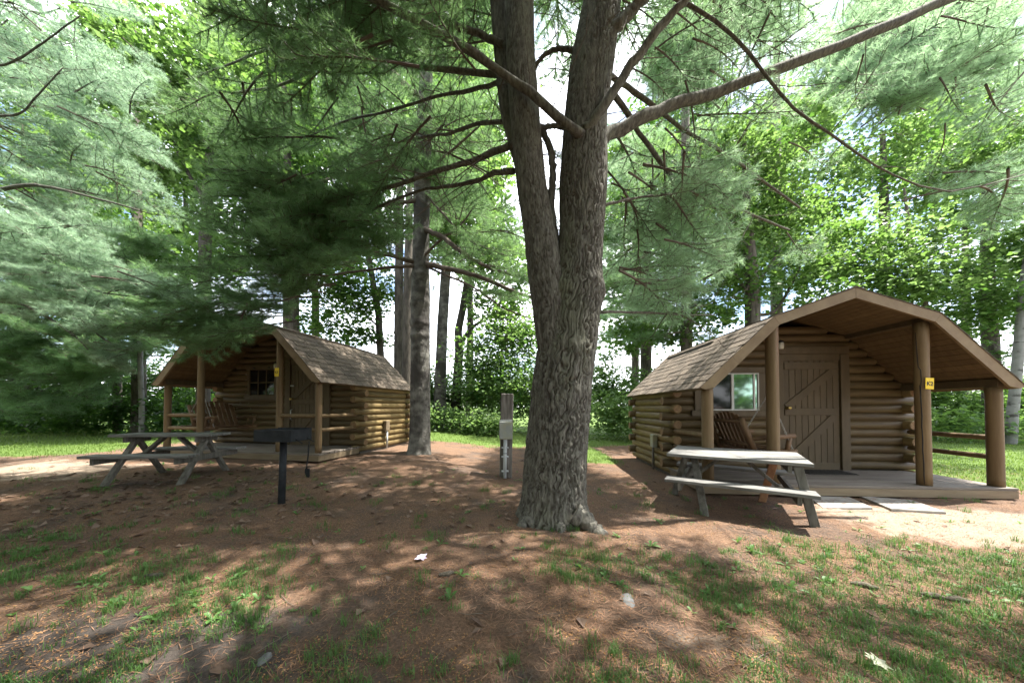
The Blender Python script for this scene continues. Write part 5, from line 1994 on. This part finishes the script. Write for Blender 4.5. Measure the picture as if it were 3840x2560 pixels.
# tufts of grass in the foreground
parts_V, parts_F, off = [], [], 0
for cnt, per, sprd, bl, wd_, ln, den in ((9500, 26, .030, .058, .0036, .9, .62), (2600, 34, .045, .085, .0040, .8, .40), (26000, 3, .03, .045, .0032, 1.0, .55)):
    x, y = scatter(cnt, -9, 9, 1.35, 5.8, lambda a, b: (.03 + fore_green(a, b) * den) * in_view(a, b) * (1 - .9 * sunlit_sand_zone(a, b)), r)
    k = r.uniform(.5, 1.3, len(x))
    bx = np.repeat(x, per) + r.normal(0, 1, len(x) * per) * sprd * np.repeat(k, per)
    by = np.repeat(y, per) + r.normal(0, 1, len(x) * per) * sprd * np.repeat(k, per)
    V, F = blades(np.stack([bx, by, gz(bx, by) - .004], 1), bl, wd_, ln, r)
    parts_V.append(V)
    parts_F.append(F + off)
    off += len(V)
V, F = np.concatenate(parts_V), np.concatenate(parts_F)
o = link(bpy.data.objects.new('grass', np_mesh('grass', V, F, W['grass'])))
tag(o, 'thin patchy grass growing through the fallen needles', kind='stuff')
# lawn beyond
x, y = scatter(260000, -26, 26, 4.2, 22, lambda a, b: grass_zone(a, b) * in_view(a, b, 1.0) * .8, r)
V, F = blades(np.stack([x, y, gz(x, y) - .004], 1), .075, .011, .8, r)
o = link(bpy.data.objects.new('lawn', np_mesh('lawn', V, F, W['lawn'])))
tag(o, 'sunny lawn beside and behind the cabins', kind='stuff')
# broad leaved weeds
x, y = scatter(6500, -7, 7, 1.4, 6.5, lambda a, b: (.05 + .40 * fore_green(a, b)) * in_view(a, b) * (b > 1.9) * np.where(a < -1, 1, .55), r)
VV, FF = [], []
nv = 0
for cx, cy in list(zip(x, y)) + [(float(a[0]), float(a[1])) for a in (gp(1890, 1890), gp(1760, 1920), gp(1950, 1800), gp(2000, 1805), gp(1030, 1890), gp(1100, 1895), gp(1000, 1900), gp(960, 1910), gp(2370, 2110), gp(2440, 2050), gp(1950, 2060), gp(3550, 1880), gp(450, 1640), gp(1700, 1790))]:
    nl = r.integers(3, 7)
    base_ = np.array([cx, cy, float(gz(cx, cy))])
    S = r.uniform(.022, .055) * r.choice([.8, 1, 1.5])
    a0 = r.uniform(0, 6.28)
    for k in range(nl):
        a = a0 + k * 6.28 / nl + r.normal(0, .3)
        el = r.uniform(.15, 1.0)
        d = np.array([math.cos(a) * math.cos(el), math.sin(a) * math.cos(el), math.sin(el)])
        s = np.array([-math.sin(a), math.cos(a), 0])
        L = S * r.uniform(.7, 1.3)
        w = L * r.uniform(.14, .24)
        dn = np.array([0, 0, -1]) * L * .22
        up = np.array([0, 0, 1]) * w * .35
        P = [base_, base_ + d * L * .35 + s * w * .7 + up, base_ + d * L * .35, base_ + d * L * .35 - s * w * .7 + up, base_ + d * L * .72 + s * w + up + dn * .4, base_ + d * L * .72 + dn * .4, base_ + d * L * .72 - s * w + up + dn * .4, base_ + d * L * 1.05 + dn]
        VV.append(np.array(P))
        FF.append(np.array([[0, 2, 1], [0, 3, 2], [1, 2, 5], [1, 5, 4], [2, 3, 6], [2, 6, 5], [4, 5, 7], [5, 6, 7]]) + nv)
        nv += 8
o = link(bpy.data.objects.new('weeds', np_mesh('weeds', np.concatenate(VV), np.concatenate(FF), W['weed'])))
tag(o, 'small broad leaved weeds scattered over the ground', kind='stuff')


def flatbits(x, y, L, w, lift, r, curl=0.0):
    n = len(x)
    z = gz(x, y) + r.uniform(.001, lift, n)
    p = np.stack([x, y, z], 1)
    a = r.uniform(0, 2 * np.pi, n)
    el = r.normal(0, .16, n)
    d = np.stack([np.cos(a) * np.cos(el), np.sin(a) * np.cos(el), np.sin(el)], 1)
    s = np.stack([-np.sin(a), np.cos(a), r.normal(0, .25, n)], 1)
    L = L * r.uniform(.6, 1.3, (n, 1))
    w = w * r.uniform(.6, 1.4, (n, 1))
    c = np.array([0, 0, 1]) * w * curl
    V = np.stack([p - d * L / 2, p + s * w / 2 + c, p + d * L / 2, p - s * w / 2 + c], 1).reshape(-1, 3)
    i = np.arange(n)[:, None] * 4
    F = np.concatenate([i + np.array([[0, 2, 1]]), i + np.array([[0, 3, 2]])], 1).reshape(-1, 3)
    return V, F


x, y = scatter(150000, -10, 10, 1.35, 7.5, lambda a, b: in_view(a, b) * (1 - .75 * soil_zone(a, b)) * (1 - .7 * sunlit_sand_zone(a, b)) * (.35 + .65 * sm((vnoise(a, b, .5, 21) - .25) / .4)), r)
V, F = flatbits(x, y, .085, .0035, .012, r)
o = link(bpy.data.objects.new('needle_litter', np_mesh('needle_litter', V, F, W['litter'])))
tag(o, 'carpet of fallen reddish brown pine needles', kind='stuff')
x, y = scatter(60000, -7, 7, 1.35, 4.2, lambda a, b: in_view(a, b) * sm((vnoise(a, b, .35, 31) - .3) / .35) * .9, r)
V, F = flatbits(x, y, .014, .007, .010, r, .3)
o = link(bpy.data.objects.new('catkin_litter', np_mesh('catkin_litter', V, F, W['flake'])))
tag(o, 'small tan flakes strewn on the bare soil', kind='stuff')


# needles and a few leaves blown onto the slabs
pts_ = []
for quad in ([(3222, 1858), (3420, 1872), (3548, 1916), (3342, 1908)], [(3030, 1862), (3185, 1862), (3272, 1901), (3085, 1898)]):
    P = [gp(px, py, .030) for px, py in quad]
    for _ in range(170):
        a_u, a_v = r.random() ** 1.4 * .96 + .02, r.random() * .96 + .02
        pts_.append((P[0] * (1 - a_u) + P[1] * a_u) * (1 - a_v) + (P[3] * (1 - a_u) + P[2] * a_u) * a_v)
pts_ = np.array(pts_)
V, F = flatbits(pts_[:, 0], pts_[:, 1], .075, .005, .002, r)
V = V.reshape(-1, 4, 3)
V[:, :, 2] = pts_[:, 2][:, None] + .003 + .002 * r.random((len(V), 4))
o = link(bpy.data.objects.new('slab_litter', np_mesh('slab_litter', V.reshape(-1, 3), F, W['litter'])))
tag(o, 'brown needles blown onto the concrete slabs', kind='stuff')


def leafdens(a, b):
    c = np.exp(-((a + 5.2) / 1.7) ** 2 - ((b - 4.6) / 1.0) ** 2) + .35 * np.exp(-((a + 3.5) / 3.0) ** 2 - ((b - 4.2) / 1.0) ** 2)
    return np.clip(c, .02, 1) * in_view(a, b)


x, y = scatter(9000, -10, 8, 1.5, 8, leafdens, r)
V, F = flatbits(x, y, .085, .055, .02, r, .25)
o = link(bpy.data.objects.new('leaf_litter', np_mesh('leaf_litter', V, F, W['brownleaf'])))
tag(o, 'old brown leaves lying under and around the shaded table', kind='stuff')
tw = MB()
rr = random.Random(5)
for _ in range(110):
    yy = math.exp(rr.uniform(math.log(1.5), math.log(5.5)))
    xx = rr.uniform(-1.5, 1.5) * yy
    L = rr.uniform(.08, .3)
    a = rr.uniform(0, 6.28)
    pts = []
    for k in range(4):
        f = k / 3 - .5
        px_, py_ = xx + math.cos(a) * L * f + rr.uniform(-.01, .01), yy + math.sin(a) * L * f + rr.uniform(-.01, .01)
        pts.append((px_, py_, float(gz(px_, py_)) + .008))
    tw.tube(pts, rr.uniform(.0012, .0032), 5, 0, False)
o = tw.build('twig_litter', W['twig'])
tag(o, 'thin fallen twigs lying on the needles', kind='stuff')

# a few single things on the ground
for lab, px, py, L, ang in (('dark pine cone on the needles below the flower petal', 1674, 2158, .12, .4), ('dark pine cone in the grass at lower right', 3240, 2195, .15, 2.6), ('second dark cone lying nearer the right edge', 3510, 2245, .14, 2.5), ('cone lying right of another cone at the right edge', 3590, 2255, .13, 2.9), ('green brown cone among the weeds at lower left', 577, 2165, .13, .2)):
    p = gp(px, py)
    m = MB()
    n = 9
    m.tube([(L * (k / n - .5), .006 * math.sin(k), .012 + .002 * math.sin(k * 2)) for k in range(n + 1)], [.006 + .013 * math.sin(math.pi * (k + .4) / (n + 1)) * (1 + .18 * (k % 2)) for k in range(n + 1)], 10, 0, True, False)
    o = m.build('pine_cone', W['cone'])
    o.location = Vector([float(q) for q in p])
    o.location.z = float(gz(p[0], p[1])) + .004
    o.rotation_euler = (0, 0, ang)
    tag(o, lab, 'pine cone', 'pine cones on the ground')


def lump(name, label, cat, px, py, sx, sy, sz, ang, m, seed):
    p = gp(px, py)
    import bmesh
    bm = bmesh.new()
    bmesh.ops.create_icosphere(bm, subdivisions=3, radius=1)
    rr = random.Random(seed)
    ph = [rr.uniform(0, 6) for _ in range(6)]
    for v in bm.verts:
        c = v.co.copy()
        k = 1 + .24 * math.sin(3 * c.x + ph[0]) * math.cos(2.6 * c.y + ph[1]) + .07 * math.sin(7 * c.y + ph[2] + 5 * c.z) + .04 * math.sin(13 * c.x + ph[3])
        v.co = Vector((c.x * sx, c.y * sy, c.z * sz)) * k
    me = bpy.data.meshes.new(name)
    bm.to_mesh(me)
    bm.free()
    me.materials.append(m)
    for f in me.polygons:
        f.use_smooth = True
    o = link(bpy.data.objects.new(name, me))
    o.location = (float(p[0]), float(p[1]), float(gz(p[0], p[1])) - sz * .15)
    o.rotation_euler = (0, 0, ang)
    return tag(o, label, cat)


lump('stone', 'flat grey stone half sunk in the ground below the great trunk', 'stone', 2355, 2245, .085, .045, .014, 1.25, W['stone'], 1)
lump('stone', 'small pale stone in bare soil at the bottom left', 'stone', 992, 2470, .028, .042, .016, .3, W['stone'], 2)
# purple and white petal
p = gp(1580, 2098)
m = MB()
for k in range(7):
    a = k * .9
    L = .05 + .012 * (k % 3)
    d = Vector((math.cos(a), math.sin(a), .25 + .25 * (k % 2)))
    s = Vector((-math.sin(a), math.cos(a), 0)) * L * .36
    m.add([Vector((0, 0, .004)), d * L * .55 + s + Vector((0, 0, .012)), d * L, d * L * .55 - s + Vector((0, 0, .012)), d * L * .55 - Vector((0, 0, .004))], [(0, 4, 1), (0, 3, 4), (1, 4, 2), (4, 3, 2)])
o = m.build('fallen_flower', W['petal'])
o.location = (float(p[0]), float(p[1]), float(gz(p[0], p[1])) + .004)
tag(o, 'crumpled white and purple flower lying on the brown needles', 'flower')
# pale dry leaf
p = gp(3290, 2500)
m = MB()
pts = [(0, -.10), (.02, -.055), (.075, -.06), (.05, -.015), (.085, .03), (.035, .025), (.03, .075), (0, .055), (-.035, .085), (-.04, .03), (-.085, .035), (-.05, -.01), (-.07, -.05), (-.02, -.05)]
vs = [(0, 0, .022)] + [(a, b, .012 + .020 * math.sin(9 * a + 14 * b)) for a, b in pts]
vs = [tuple(q * .62 for q in v) for v in vs]
m.add(vs, [(0, k + 1, (k + 1) % len(pts) + 1) for k in range(len(pts))], 0, True)
o = m.build('fallen_leaf', W['dryleaf'])
o.location = (float(p[0]), float(p[1]), float(gz(p[0], p[1])) + .022)
o.rotation_euler = (.12, .1, .9)
tag(o, 'large pale dry leaf lying in the grass at the bottom right', 'leaf')

# woods across the clearing behind the viewpoint, mirrored in the window glass; left part added to darken the porch
r_ = np.random.default_rng(9)
C = [(x, -13 - 2 * math.sin(x * .9), 2.2 + 1.6 * (i % 3)) for i, x in enumerate(np.linspace(-16, 30, 34))]
C += [(-14 - 1.5 * math.sin(k), -12 + k * 1.1, 2.5 + 3.0 * (k % 3)) for k in range(12)] + [(-15.5 - max(0, y_) * .75 - (k % 3), y_, z_) for k, y_ in enumerate(np.linspace(-9, 8, 13)) for z_ in (1.8, 5.0, 8.2)] + [(x, -14 - (k % 2), 7.0 + (k % 3)) for k, x in enumerate(np.linspace(-14, 2, 9))]
V, F = leaves(C, [(1.7, 1.2, 2.4)] * len(C), 42000, .42, 401, shell=0)
o = link(bpy.data.objects.new('woods', np_mesh('woods', V, F, [W['leaf']])))
tag(o, 'leafy woods across the clearing', kind='stuff')
